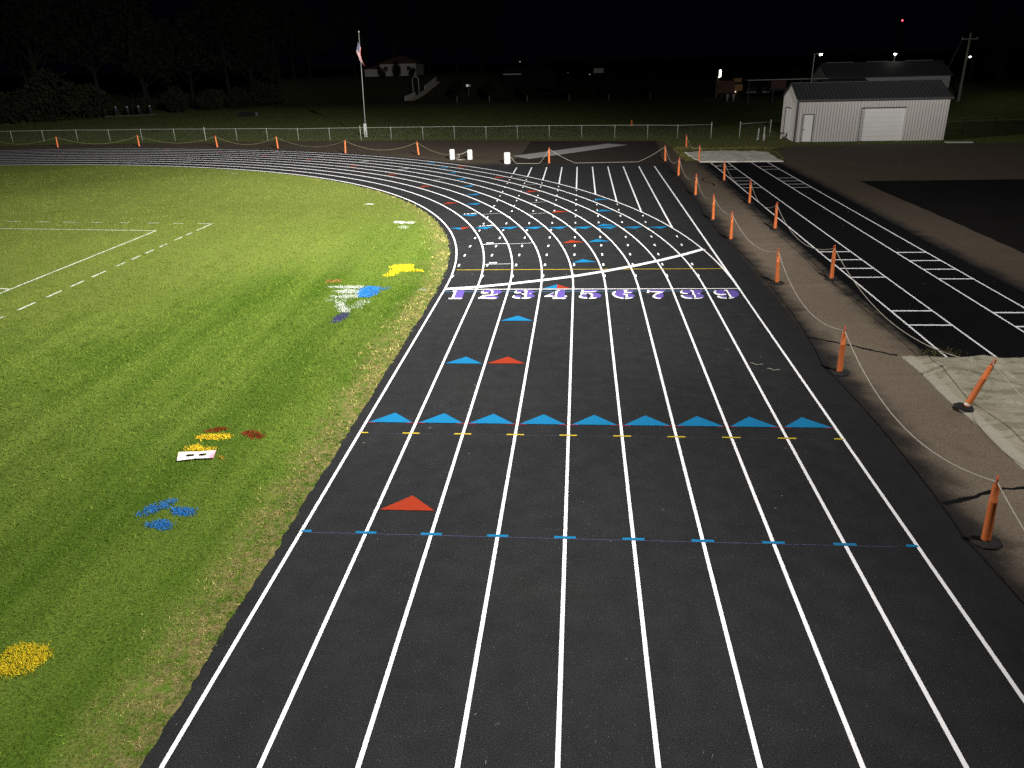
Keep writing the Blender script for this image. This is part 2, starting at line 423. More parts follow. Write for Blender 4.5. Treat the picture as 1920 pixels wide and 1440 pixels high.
def jitter(pts, amp, step=0.6):
    out = []
    for i in range(len(pts)):
        a = Vector(pts[i]); b = Vector(pts[(i + 1) % len(pts)]); n = max(1, int((b - a).length / step))
        for k in range(n):
            p = a.lerp(b, k / n); out.append((p.x + random.uniform(-amp, amp), p.y + random.uniform(-amp, amp)))
    return out
a = MB()
a.poly(jitter([(-100, -45), (60, -45), (60, 60), (46, 66.6), (36, 66.9), (22.8, 67.6), (20.2, 66.0), (18.9, 57.6), (12.7, 57.6), (12.2, 66), (11.8, 73.8), (-2, 76.7),
        (-11.7, 78.6), (-19.6, 79.5), (-28.7, 80.3), (-39.5, 81.2), (-51.8, 81.6), (-60, 80.5), (-80, 76), (-100, 66)], 0.12), -0.006)
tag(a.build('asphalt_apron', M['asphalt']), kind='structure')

# dark newer asphalt patches
d = MB(); d.poly(jitter([(-0.7, 58.6), (10.4, 57.7), (11.3, 73.2), (5, 74.6), (-0.2, 75.4), (-0.2, 66)], 0.06), -0.002)
tag(d.build('dark_asphalt', M['dark_asphalt']), kind='structure')
d = MB(); d.poly(jitter([(20.72, 47.5), (60, 46.6), (60, -20), (20.6, -20)], 0.05), -0.002)
tag(d.build('black_asphalt_lot', M['black_asphalt']), kind='structure')

# the running track: straight plus chute plus bend, one sheet
out = [(10.46, -45), (10.46, 30), (10.25, 57.55), (-1.5, 57.7)]
degs = [43.5 + i * 3 for i in range(46)]
outer = [(CX + (rad(9, q) + 0.72) * math.cos(R(q)), CY + (rad(9, q) + 0.72) * math.sin(R(q))) for q in degs]
inner = [(CX + (rad(0, q) - 0.8) * math.cos(R(q)), CY + (rad(0, q) - 0.8) * math.sin(R(q))) for q in np.arange(178, -0.1, -3)]
t = MB(); t.poly(out + outer + inner + [(-0.8, -45)], 0.0)
tag(t.build('track', M['track']), kind='structure')

# infield turf sheet, ragged edge lapping on to the rubber
edge = []
for yy in np.arange(-45, CY, 0.12): edge.append((-0.24 + random.gauss(0, 0.018) + 0.02 * math.sin(yy * 2.1), yy))
for q in np.arange(0, 180, 0.2):
    r = rad(0, q) - 0.30 + random.gauss(0, 0.02) + 0.03 * math.sin(q * 1.7)
    edge.append((CX + r * math.cos(R(q)), CY + r * math.sin(R(q))))
f = MB(); f.poly(edge + [(edge[-1][0], -45)], 0.004)
tag(f.build('infield_turf', M['infield']), kind='structure')

# runways for the jumps
r = MB(); r.poly([(13.05, 18.2), (18.05, 18.2), (18.15, 56.95), (13.25, 56.95)], -0.003)
tag(r.build('jump_runway', M['runway']), kind='structure')

# ------------------------------------------------------------------ painted lines
Z1, Z2, Z3 = 0.004, 0.008, 0.012
w = MB(); LWD = 0.056
for k in range(10):
    pts = [(k * LW, y) for y in np.arange(-8, CY, 1.4)] + [bend(k, q) for q in np.arange(0, 150, 1.0)]
    ws = [LWD + 0.035 * sst(q, 2, 35) + 0.11 * sst(q, 32, 76) for q in [0] * len(np.arange(-8, CY, 1.4)) + list(np.arange(0, 150, 1.0))]
    w.line(pts, ws, Z1)
w.line([(9 * LW, CY - .3), (9 * LW, 55.7)], 0.072, Z1 + .001)      # outer edge of the straight chute
for k in range(0, 9):                                             # chute lines
    x = k * LW; q = 0
    dx = x - CX; ys = CY + math.sqrt(max(0.0, rad(9, 25) ** 2 - dx * dx)); 
    for _ in range(4):
        q = math.degrees(math.atan2(ys - CY, dx)); ys = CY + math.sqrt(rad(9, q) ** 2 - dx * dx)
    w.line([(x, ys), (x, 56.15 - 0.05 * k)], 0.076, Z1 + .001)
    y = 24.7
    while y < ys - 0.5:                                           # dotted continuation
        w.line([(x + 0.004, y - 0.17), (x + 0.004, y + 0.17)], 0.064, Z1 + .002)
        y += 1.587
tag(w.build('lane_lines', M['white']), kind='structure')

w = MB()
w.line([(0, 24.6), (9 * LW, 24.6)], 0.055, Z2)
tag(w.build('finish_line', M['white']), kind='structure')
w = MB()   # wide curved start line
arc = [(0.04, 24.62), (1.07, 24.88), (2.16, 25.26), (3.2, 25.70), (4.26, 26.20), (5.35, 26.88), (6.46, 27.66), (7.45, 28.45), (8.4, 29.33), (9.28, 30.24)]
w.line([(np.interp(s, range(10), [p[0] for p in arc]), np.interp(s, range(10), [p[1] for p in arc])) for s in np.arange(0, 9.01, 0.5)], 0.23, Z3)
tag(w.build('curved_start_line', M['white']), kind='structure')
w = MB(); w.line([(0.03, 27.18), (9.52, 27.18)], 0.055, Z2 + .001)
for k in range(10):
    x0, x1 = k * LW - 0.175, k * LW + 0.175
    if k == 0: x0 = 0.0
    if k == 9: x1 = 9 * LW
    w.line([(x0, 13.88), (x1, 13.88)], 0.05, Z2)
tag(w.build('yellow_marks', M['yellow']), kind='structure')
w = MB()
for k in range(10):
    x0, x1 = k * LW - 0.17, k * LW + 0.17
    if k == 0: x0 = 0.0
    if k == 9: x1 = 9 * LW
    w.line([(x0, 10.29), (x1, 10.29)], 0.06, Z2)
tag(w.build('blue_tick_marks', M['blue']), kind='structure')
w = MB(); w.line([(0.03, 10.255), (9.3, 10.255)], 0.010, Z1 + .001)
w.line([(0.03, 13.86), (9.3, 13.86)], 0.005, Z1 + .001)
tag(w.build('layout_string_line', M['hair_blue']), kind='structure')
w = MB(); w.line([(-0.02, 24.33), (9.6, 24.33)], 0.07, Z1 + .001)
tag(w.build('faded_blue_line', M['teal']), kind='structure')
w = MB()
for k in range(9):
    for a_, b_ in ((0.03, 0.20), (0.86, 1.04)):
        w.line([(k * LW + a_, 14.365), (k * LW + b_, 14.365)], 0.045, Z1 + .003)
tag(w.build('red_base_line', M['darkred']), kind='structure')

def radial(k, q, wd, mb, z):
    """thin line across lane k (1..9) at bearing q"""
    mb.line([bend(k - 1 + .04, q), bend(k - .04, q)], wd, z)
w = MB(); w2 = MB()
radial(2, deg_at_y(1.5, 31.45), 0.06, w2, Z2)
radial(2, deg_at_y(1.5, 28.02), 0.05, w, Z2)
for k, y in ((3, 31.5), (3, 38.3), (5, 38.25), (6, 41.5), (7, 45.1), (8, 47.85), (9, 51.0), (5, 50.8)): radial(k, deg_at_y(k - .5, y), 0.05, w, Z2)
for k, q in ((6, 47.8), (7, 56.2), (8, 64.6), (9, 72.6)): radial(k, q, 0.09, w2, Z2)
tag(w.build('zone_lines_thin', M['white_thin']), kind='structure')
tag(w2.build('zone_lines_white', M['white']), kind='structure')

# runway lines and take-off boards
w = MB()
for x0, x1 in ((13.43, 13.66), (14.59, 14.82), (16.17, 16.40), (17.25, 17.50)):
    w.line([(x0, 18.2), (x1, 56.95)], 0.055, 0.001)
for ys, s in (((55.0, 53.45, 49.5, 48.2, 46.9, 45.55, 29.68, 28.41, 27.15, 25.96, 22.22, 20.92), 0), ((54.6, 53.2, 49.15, 47.9, 46.65, 45.4, 29.5, 28.22, 26.98, 25.72, 22.05, 20.8), 1)):
    for y in ys:
        k = (y - 18.2) / 38.75
        xa, xb = ((13.43 + .23 * k, 14.59 + .23 * k), (16.17 + .23 * k, 17.25 + .25 * k))[s]
        w.line([(xa, y), (xb, y)], 0.10 if y < 40 else 0.07, 0.002)
tag(w.build('runway_lines', M['white']), kind='structure')
w = MB(); w.poly([(-0.94, 63.45), (0.58, 61.26), (8.6, 70.4), (6.93, 71.86)], 0.002)
tag(w.build('grey_stripe', M['grey_stripe']), kind='structure')

# field lines sprayed on the turf
w = MB(); ZG = 0.012
w.line([(-15.42, 34.85), (-24, 35.75), (-40, 37.3)], 0.09, ZG); w.line([(-15.45, 34.8), (-15.47, 20)], 0.10, ZG)
w.line([(-15.5, 24.75), (-17.0, 25.1), (-26, 26.6)], 0.10, ZG)
for a_, b_ in ((36.5, 34.8), (34.36, 33.77), (33.39, 32.69), (31.96, 31.31), (30.81, 30.15), (29.73, 29.09), (28.65, 27.96), (27.24, 26.37), (25.84, 25.06), (24.55, 23.73), (23.14, 22.29), (21.63, 21.03)):
    w.line([(-13.43, a_), (-13.43, b_)], 0.10, ZG)
for a_, b_ in ((-24.95, -24.2), (-23.25, -22.45), (-21.65, -20.8), (-20.1, -19.4), (-18.5, -17.95), (-16.95, -16.3), (-15.5, -15.0), (-14.2, -13.35)):
    w.line([(a_, 36.42 - (a_ + 13.4) * .105), (b_, 36.42 - (b_ + 13.4) * .105)], 0.09, ZG)
w.line([(-21.65, 56.3), (-21.1, 56.3)], 0.12, ZG); w.line([(-20.7, 55.5), (-20.15, 55.35)], 0.12, ZG)
tag(w.build('field_lines', M['grassline']), kind='structure')

# sealed cracks in the apron
def crackline(pts, wd, name):
    mb = MB(); P_ = []
    for i in range(len(pts) - 1):
        A, B = Vector(pts[i]), Vector(pts[i + 1]); n = max(2, int((B - A).length / 0.12))
        for k in range(n): P_.append(A.lerp(B, k / n) + Vector((random.gauss(0, .012), random.gauss(0, .012))))
    L_, R_ = [], []
    for i, q in enumerate(P_):
        dd = (P_[min(i + 1, len(P_) - 1)] - P_[max(0, i - 1)]).normalized(); nn = Vector((-dd.y, dd.x)) * (wd / 2) * random.uniform(.6, 1.25)
        L_.append(q + nn); R_.append(q - nn)
    mb.ribbon(L_, R_, -0.002); tag(mb.build(name, M['black_mat']), kind='structure')
crackline([(10.5, 19.9), (11.2, 19.45), (11.9, 18.85), (12.4, 18.5)], 0.09, 'sealed_crack')
crackline([(10.5, 11.55), (11.0, 11.75), (11.6, 12.05), (12.5, 12.25)], 0.10, 'sealed_crack')
crackline([(12.9, 50.6), (12.0, 49.6), (11.9, 48.6), (12.3, 47.3), (12.2, 46.3)], 0.09, 'sealed_crack')
crackline([(11.5, 57.6), (12.3, 57.9), (12.8, 57.5)], 0.07, 'sealed_crack')
crackline([(13.05, 18.6), (13.0, 21.5), (12.75, 25), (12.85, 29)], 0.035, 'sealed_crack')

# ------------------------------------------------------------------ triangle marks
ORD = {1: 'first', 2: 'second', 3: 'third', 4: 'fourth', 5: 'fifth', 6: 'sixth', 7: 'seventh', 8: 'eighth', 9: 'ninth'}
def tri_obj(corners, mats, label, group, z=Z2 + .004, half=False):
    cx = sum(c[0] for c in corners) / 3; cy = sum(c[1] for c in corners) / 3
    mb = MB(); (ax, ay), (bx, by), (px, py) = [(c[0] - cx, c[1] - cy) for c in corners]
    if half:
        mx, my = (ax + bx) / 2, (ay + by) / 2
        mb.poly([(ax, ay), (mx, my), (px, py)], 0, 0); mb.poly([(mx, my), (bx, by), (px, py)], 0, 1)
    else: mb.poly([(ax, ay), (bx, by), (px, py)], 0, 0)
    o = mb.build('lane_triangle', mats); o.location = (cx, cy, z)
    return tag(o, label, 'painted triangle', group)
def tri_straight(lane, y, col, label, group, half=False):
    x0 = (lane - 1) * LW
    if half: return tri_obj([(x0 + .07, y), (x0 + .99, y), (x0 + .53, y + .5)], [M['blue'], M['red']], label, group, half=True)
    return tri_obj([(x0 + .06, y), (x0 + 1.0, y), (x0 + .53, y + .48)], [M[col]], label, group)
def tri_bend(lane, q, col, fwd, label, group, half=False):
    k = lane - 1; rr = rad(lane - .5, q); dq = math.degrees(0.5 / rr) * (1 if fwd else -1)
    c = [bend(k + .07, q), bend(k + .93, q), bend(k + .5, q + dq)]
    return tri_obj(c, [M['blue'], M['red']] if half else [M[col]], label, group, half=half)
for k in range(1, 10):
    tri_straight(k, 14.37, 'blue', f'blue triangle in lane {k} of the full row nearest the camera', 'nearest row of nine blue triangles')
tri_straight(2, 10.97, 'red', 'large red triangle in lane 2, the one closest to the camera', 'staggered red relay triangles')
tri_straight(2, 17.80, 'blue', 'blue triangle in lane 2 just left of a red triangle on the straight', 'staggered blue relay triangles')
tri_straight(3, 17.82, 'red', 'red triangle in lane 3 just right of a blue triangle on the straight', 'staggered red relay triangles')
tri_straight(3, 21.24, 'blue', 'lone blue triangle in lane 3 just before the purple numbers', 'staggered blue relay triangles')
tri_straight(4, 24.66, 'blue', 'half blue half red triangle sitting on the finish line in lane 4', 'half blue half red triangles', half=True)
for k, y in ((5, 28.2), (6, 31.7), (7, 34.97), (8, 38.6), (9, 41.95)):
    tri_bend(k, deg_at_y(k - .5, y), 'blue', True, f'blue triangle pointing away in lane {k}, past the finish line', 'blue triangles stepping outward past the finish line')
for k, y in ((5, 31.55), (6, 38.47), (7, 45.05), (8, 51.1), (9, 56.85)):
    tri_bend(k, deg_at_y(k - .5, y), 'red', True, f'red triangle in lane {k} of the right hand red series', 'right hand series of red triangles')
for k in range(1, 10):
    if k == 1: tri_bend(1, deg_at_y(.5, 34.9), 'blue', False, 'half blue half red triangle in the innermost lane on the bend', 'half blue half red triangles', half=True)
    else: tri_bend(k, deg_at_y(k - .5, 35.02 - .035 * k), 'blue', False, f'blue triangle in lane {k} of the full row across the bend', 'blue triangles in the row across the bend')
for k, y in ((2, 38.1), (3, 41.35), (4, 44.5), (5, 47.75), (6, 50.85), (7, 53.95), (8, 56.75), (9, 59.8)):
    tri_bend(k, deg_at_y(k - .5, y), 'blue', False, f'blue triangle in lane {k} of the slanting blue series on the left bend', 'left series of blue triangles round the bend')
for k, q in ((2, deg_at_y(1.5, 41.4)), (3, deg_at_y(2.5, 47.6)), (4, 44.9), (5, 53.9), (6, 62.9), (7, 71.2), (8, 79.1), (9, 87.3)):
    tri_bend(k, q, 'red', True, f'red triangle in lane {k} of the left red series round the bend', 'left series of red triangles round the bend')

# ------------------------------------------------------------------ purple lane numbers
DIGITS = {
'1':([[(0.42,24.51),(0.7,24.48),(0.74,23.59),(0.47,23.59)]],
[[(0.3,24.43),(0.44,24.44),(0.44,24.31),(0.47,23.61),(0.39,23.61),(0.37,24.31),(0.31,24.33)],[(0.3,23.56),(0.74,23.57),(0.74,23.47),(0.32,23.46)]]),
'2':([[(1.31,24.3),(1.4,24.5),(1.84,24.49),(1.96,24.3),(1.89,24.06),(1.74,23.95),(1.61,23.99),(1.68,24.3),(1.57,24.4),(1.55,24.18),(1.45,24.1)],[(1.37,23.76),(1.74,23.81),(1.92,23.72),(1.85,23.59),(1.35,23.63)]],
[[(1.33,24.42),(1.26,24.3),(1.28,24.12),(1.39,24.07),(1.53,24.12),(1.5,24.2),(1.37,24.18),(1.32,24.26),(1.35,24.38)],[(1.55,24.46),(1.62,24.48),(1.68,24.3),(1.66,24.1),(1.6,23.97),(1.62,24.22)],[(1.35,23.8),(1.36,23.87),(1.68,23.95),(1.84,24.04),(1.83,23.93),(1.68,23.85),(1.4,23.75),(1.34,23.61),(1.33,23.48),(1.27,23.48),(1.26,23.61),(1.31,23.7)],[(1.35,23.59),(1.87,23.59),(1.77,23.46),(1.67,23.46),(1.46,23.51),(1.35,23.5)]]),
'3':([[(2.42,24.29),(2.45,24.47),(2.61,24.49),(2.65,24.29),(2.58,24.23),(2.47,24.21)],[(2.77,24.49),(2.92,24.45),(3.03,24.23),(2.92,24.03),(3.06,23.82),(3.01,23.64),(2.8,23.62),(2.75,24.25)],[(2.41,23.75),(2.46,23.9),(2.6,23.88),(2.62,23.64),(2.51,23.64)]],
[[(2.42,24.43),(2.36,24.29),(2.37,24.14),(2.45,24.08),(2.58,24.13),(2.57,24.22),(2.45,24.21),(2.42,24.29),(2.44,24.41)],[(2.64,24.49),(2.75,24.47),(2.78,24.37),(2.78,24.06),(2.71,24.07),(2.7,24.29)],[(2.59,24.04),(2.73,24.07),(2.79,23.98),(2.79,23.64),(2.72,23.64),(2.71,23.9)],[(2.4,23.87),(2.33,23.75),(2.34,23.62),(2.44,23.53),(2.6,23.47),(2.59,23.58),(2.46,23.64),(2.41,23.75)],[(2.64,23.58),(2.8,23.6),(2.95,23.64),(2.91,23.54),(2.77,23.46),(2.65,23.49)],[(2.87,24.07),(2.92,24.07),(2.92,24.02),(2.87,24.02)]]),
'4':([[(3.77,24.48),(4.01,24.48),(4.0,23.59),(3.77,23.59)],[(3.43,23.84),(3.63,24.09),(3.64,23.82)]],
[[(3.65,24.2),(3.65,24.15),(3.42,23.82),(3.65,23.8),(3.65,23.69),(3.37,23.69),(3.35,23.75)],[(3.7,24.32),(3.82,24.48),(3.84,24.44),(3.76,24.28),(3.76,23.59),(3.69,23.59)],[(3.62,23.58),(4.05,23.57),(4.03,23.46),(3.63,23.47)],[(4.0,23.78),(4.08,23.8),(4.07,23.7),(4.0,23.7)]]),
'5':([[(4.61,24.49),(5.1,24.49),(5.03,24.31),(4.62,24.31)],[(4.59,24.12),(4.73,24.16),(5.05,24.12),(5.18,23.89),(5.12,23.62),(4.91,23.59),(4.88,24.08),(4.73,24.02),(4.59,24.02)],[(4.53,23.85),(4.7,23.89),(4.72,23.61),(4.55,23.7)]],
[[(4.54,24.47),(4.61,24.47),(4.59,23.97),(4.5,23.93)],[(4.59,24.29),(4.86,24.29),(5.04,24.35),(4.96,24.23),(4.79,24.19),(4.59,24.22)],[(4.6,24.02),(4.72,24.06),(4.71,23.99),(4.6,23.97)],[(4.54,23.86),(4.45,23.76),(4.46,23.63),(4.54,23.53),(4.72,23.48),(4.72,23.57),(4.6,23.63),(4.53,23.72)],[(4.76,24.1),(4.86,24.08),(4.91,23.93),(4.89,23.62),(4.83,23.63),(4.84,23.89)],[(4.77,23.55),(4.9,23.59),(5.04,23.62),(4.97,23.51),(4.78,23.45)]]),
'6':([[(5.62,24.27),(5.7,24.42),(5.91,24.48),(5.94,24.07),(5.87,23.58),(5.75,23.62),(5.61,23.77),(5.58,24.0)],[(6.02,24.46),(6.21,24.42),(6.2,24.22),(6.03,24.2)],[(6.02,24.05),(6.11,24.07),(6.23,23.84),(6.18,23.62),(5.97,23.6)]],
[[(5.63,24.34),(5.52,24.15),(5.51,23.92),(5.59,23.66),(5.73,23.51),(5.84,23.44),(5.85,23.56),(5.71,23.64),(5.61,23.81),(5.59,24.03),(5.65,24.27)],[(5.9,24.46),(6.03,24.46),(6.02,24.38),(5.97,24.34),(6.01,24.2),(6.16,24.2),(6.13,24.13),(6.0,24.09),(5.91,24.15),(5.91,24.34)],[(5.84,23.98),(5.89,24.03),(6.0,23.97),(6.0,23.62),(5.92,23.62),(5.94,23.88)],[(5.88,23.53),(6.01,23.56),(6.16,23.62),(6.1,23.51),(5.9,23.44)]]),
'7':([[(6.73,24.47),(7.26,24.47),(7.18,24.29),(6.73,24.32)],[(7.12,24.18),(7.12,23.83),(7.1,23.69),(7.02,23.54),(6.9,23.56),(6.84,23.72),(6.9,23.91)]],
[[(6.67,24.45),(6.73,24.45),(6.69,24.1),(6.62,24.12)],[(6.74,24.29),(6.99,24.27),(7.18,24.25),(7.06,24.1),(6.89,23.91),(6.83,23.72),(6.88,23.58),(7.02,23.52),(6.96,23.45),(6.84,23.49),(6.76,23.65),(6.78,23.8),(6.9,24.06),(7.02,24.14),(6.73,24.22)]]),
'8':([[(7.75,24.27),(7.82,24.42),(8.02,24.44),(8.04,24.13),(7.91,24.06),(7.77,24.15)],[(8.14,24.46),(8.36,24.44),(8.38,24.24),(8.28,24.03),(8.38,23.79),(8.32,23.6),(8.11,23.59),(8.12,24.13)],[(7.72,23.87),(8.01,23.9),(8.02,23.59),(7.82,23.61),(7.72,23.76)]],
[[(7.74,24.38),(7.68,24.25),(7.68,24.08),(7.77,23.98),(7.89,23.98),(7.9,24.06),(7.77,24.11),(7.73,24.25),(7.79,24.36)],[(8.01,24.4),(8.05,24.44),(8.11,24.38),(8.11,24.09),(8.09,24.03),(8.12,23.75),(8.09,23.59),(8.04,23.61),(8.06,23.83),(8.02,23.96),(8.06,24.09),(8.05,24.28)],[(7.7,23.87),(7.64,23.76),(7.67,23.61),(7.75,23.48),(7.96,23.45),(7.98,23.53),(7.81,23.59),(7.73,23.72),(7.72,23.85)],[(8.02,23.53),(8.16,23.53),(8.31,23.6),(8.25,23.5),(8.12,23.44),(8.02,23.45)],[(8.2,24.03),(8.26,24.06),(8.27,24.01),(8.21,23.98)]]),
'9':([[(8.79,24.24),(8.87,24.41),(9.1,24.45),(9.09,24.28),(9.08,23.97),(8.93,23.95),(8.81,24.09)],[(9.23,24.45),(9.42,24.39),(9.49,24.04),(9.42,23.75),(9.28,23.58),(9.17,23.58),(9.21,23.93)],[(8.83,23.75),(8.93,23.82),(9.06,23.8),(9.04,23.6),(8.89,23.6)]],
[[(8.82,24.39),(8.72,24.2),(8.71,24.05),(8.78,23.88),(8.93,23.82),(9.08,23.9),(9.09,23.96),(8.91,23.95),(8.79,24.05),(8.78,24.2),(8.84,24.35)],[(9.09,24.44),(9.2,24.43),(9.19,24.24),(9.2,23.67),(9.15,23.58),(9.13,23.67),(9.15,24.31),(9.08,24.35)],[(8.8,23.79),(8.76,23.71),(8.76,23.58),(8.87,23.47),(9.01,23.46),(9.03,23.53),(8.89,23.58),(8.83,23.71),(8.85,23.77)],[(9.08,23.53),(9.18,23.58),(9.28,23.61),(9.22,23.51),(9.09,23.43)]]),
}

NUMW = ['one', 'two', 'three', 'four', 'five', 'six', 'seven', 'eight', 'nine']
for i, (ch, (pu, wh)) in enumerate(DIGITS.items()):
    ox, oy = (i + .5) * LW, 24.05
    mb = MB()
    for pl in pu: mb.poly([(x - ox, y - oy) for x, y in pl], 0)
    o = mb.build('lane_number', M['purple']); o.location = (ox, oy, Z2)
    tag(o, f'purple lane number {ch} with a white stencil edge in front of the finish line', 'painted number', 'purple lane numbers')
    mb = MB()
    for pl in wh: mb.poly([(x - ox, y - oy) for x, y in pl], 0)
    mb.build('white_edge', M['white'], o).location = (0, 0, 0.004)

def text(s, x, y, size, ang, label):
    cu = bpy.data.curves.new('stencil_text', 'FONT'); cu.body = s; cu.size = size; cu.offset = 0.012
    ob = bpy.data.objects.new('stencil_text', cu); COL.objects.link(ob)
    dg = bpy.context.evaluated_depsgraph_get(); me = bpy.data.meshes.new_from_object(ob.evaluated_get(dg))
    bpy.data.objects.remove(ob); o = bpy.data.objects.new('stencil_text', me); COL.objects.link(o)
    me.materials.clear(); me.materials.append(M['white']); o.location = (x, y, Z3 + .002); o.rotation_euler = (0, 0, ang)
    return tag(o, label, 'painted lettering', 'small white lettering in lane two')
text('4 X 200', -1.26, 38.16, 0.20, 0.34, 'small white 4 X 200 lettering above the farther blue triangle in lane two')
text('4 X 400', -0.12, 35.08, 0.20, 0.30, 'small white 4 X 400 lettering above the nearer blue triangle in lane two')
text('400', 0.62, 31.52, 0.20, 0.18, 'small white 400 lettering on the white line in lane two')
text('800', 1.10, 28.12, 0.20, 0.08, 'small white 800 lettering on the thin line in lane two')

# ------------------------------------------------------------------ grass blades
def vnoise(x, y, s, seed=0):
    x = x * s + 1000; y = y * s + 1000; xi = np.floor(x).astype(np.int64); yi = np.floor(y).astype(np.int64); fx = x - xi; fy = y - yi
    fx = fx * fx * (3 - 2 * fx); fy = fy * fy * (3 - 2 * fy)
    def h(a, b):
        n = (a * 374761393 + b * 668265263 + seed * 144665) & 0x7fffffff; n = ((n ^ (n >> 13)) * 1274126177) & 0x7fffffff
        return ((n ^ (n >> 16)) & 0xffff) / 65535.0
    return (h(xi, yi) * (1 - fx) + h(xi + 1, yi) * fx) * (1 - fy) + (h(xi, yi + 1) * (1 - fx) + h(xi + 1, yi + 1) * fx) * fy
def blades(name, x, y, w, h, col, z0=0.002):
    n = len(x); an = RNG.uniform(0, 2 * np.pi, n); ln = RNG.normal(0, 1, (n, 2)) * (h * 0.75)[:, None]
    V = np.empty((n, 3, 3), np.float32)
    V[:, 0, 0] = x - np.cos(an) * w / 2; V[:, 0, 1] = y - np.sin(an) * w / 2; V[:, 0, 2] = z0
    V[:, 1, 0] = x + np.cos(an) * w / 2; V[:, 1, 1] = y + np.sin(an) * w / 2; V[:, 1, 2] = z0
    V[:, 2, 0] = x + ln[:, 0]; V[:, 2, 1] = y + ln[:, 1]; V[:, 2, 2] = z0 + h
    me = bpy.data.meshes.new(name); me.vertices.add(3 * n); me.vertices.foreach_set('co', V.ravel())
    me.loops.add(3 * n); me.loops.foreach_set('vertex_index', np.arange(3 * n, dtype=np.int32))
    me.polygons.add(n); me.polygons.foreach_set('loop_start', np.arange(0, 3 * n, 3, dtype=np.int32)); me.polygons.foreach_set('loop_total', np.full(n, 3, np.int32))
    ca = me.color_attributes.new('Col', 'FLOAT_COLOR', 'POINT')
    C = np.ones((n, 3, 4), np.float32); C[:, :, :3] = col[:, None, :]
    C[:, 2, :3] *= 1.12
    ca.data.foreach_set('color', C.ravel()); me.materials.append(M['blades']); me.update(calc_edges=True)
    o = bpy.data.objects.new(name, me); COL.objects.link(o); return o
def lerp(a, b, t): return a + (b - a) * t[:, None]
C3 = lambda *c: np.array(c, np.float32)[None, :]
degt = np.arange(0, 181, 1.0); rt = np.array([rad(0, q) for q in degt])
def edge_dist(x, y):
    """distance inside the inner lane line"""
    dy = np.maximum(y - CY, 0); rr = np.hypot(x - CX, dy); q = np.degrees(np.arctan2(dy, x - CX))
    return np.interp(q, degt, rt) - rr
N = 560000
dd = np.exp(RNG.uniform(math.log(5.2), math.log(72), N)); ph = RNG.uniform(R(-4), R(64), N)
bx = 4.45 - dd * np.sin(ph); by = dd * np.cos(ph)
ed = edge_dist(bx, by); keep = ed > 0.22 + 0.10 * RNG.random(N) ** 2
bx, by, dd, ed = bx[keep], by[keep], dd[keep], ed[keep]; n = len(bx)
w_ = np.clip(dd * 0.00105, 0.006, 0.024) * RNG.uniform(.6, 1.3, n); h_ = np.clip(dd * 0.0026, 0.018, 0.05) * RNG.uniform(.5, 1.4, n)
n1 = vnoise(bx, by, .9, 1); n2 = vnoise(bx, by, 4.5, 2); n3 = .5 * vnoise(bx + by * .07, by * .05, 1.2, 3) + .5 * vnoise(bx + by * .07, by * .04, 3.0, 8); n4 = vnoise(bx, by, .07, 4)
col = lerp(C3(.040, .086, .005), C3(.098, .145, .017), np.clip(n3 * 1.9 - .45 + RNG.normal(0, .12, n), 0, 1))
yl = np.clip((n4 + np.clip((by - 16) / 26, 0, 1) * .52 + np.clip((-2.5 - bx) / 11, 0, 1) * .30 - .35) * 1.2 + RNG.normal(0, .12, n), 0, 1)  # same far-left brightness put into the blade colour, over random yellow wear
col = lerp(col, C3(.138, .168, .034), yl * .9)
col = lerp(col, C3(.035, .075, .005), np.clip((n1 * .6 + n2 * .5 - .5) * 1.6, 0, .6))
dry = np.clip((1.25 - ed + (n1 - .5) * .9 + (n2 - .5) * .7) / .55, 0, 1) * np.clip((58 - by) / 20, 0, 1)
isdry = RNG.random(n) < dry * .74
tan = lerp(C3(.19, .16, .055), C3(.48, .40, .15), RNG.random(n)); tan = lerp(tan, C3(.10, .165, .02), (n2 > .50) * RNG.uniform(.3, .9, n))
col = np.where(isdry[:, None], tan, col)
clov = (RNG.random(n) < np.clip((2.0 - ed) / .8, 0, 1) * np.clip((n2 - .52) * 5, 0, .85)); col = np.where(clov[:, None], np.array([[.080, .150, .018]]), col)
lite = RNG.random(n) < .05; col = np.where(lite[:, None], col * np.where(dd < 18, 1.8, 1.25)[:, None], col)
cs_ = np.clip(1.1 - (dd - 9) / 40, .35, 1.0); col = col * (1 + RNG.uniform(-.48, .42, n) * cs_)[:, None]
bare = (vnoise(bx, by, 2.2, 9) > .80) & (dry > .5)
h_ = np.where(isdry, h_ * 1.15, h_); keep = ~bare
tag(blades('turf_grass', bx[keep], by[keep], w_[keep], h_[keep], col[keep].astype(np.float32)), 'short mown green grass of the infield with a dry strip beside the track', 'grass', kind='stuff')

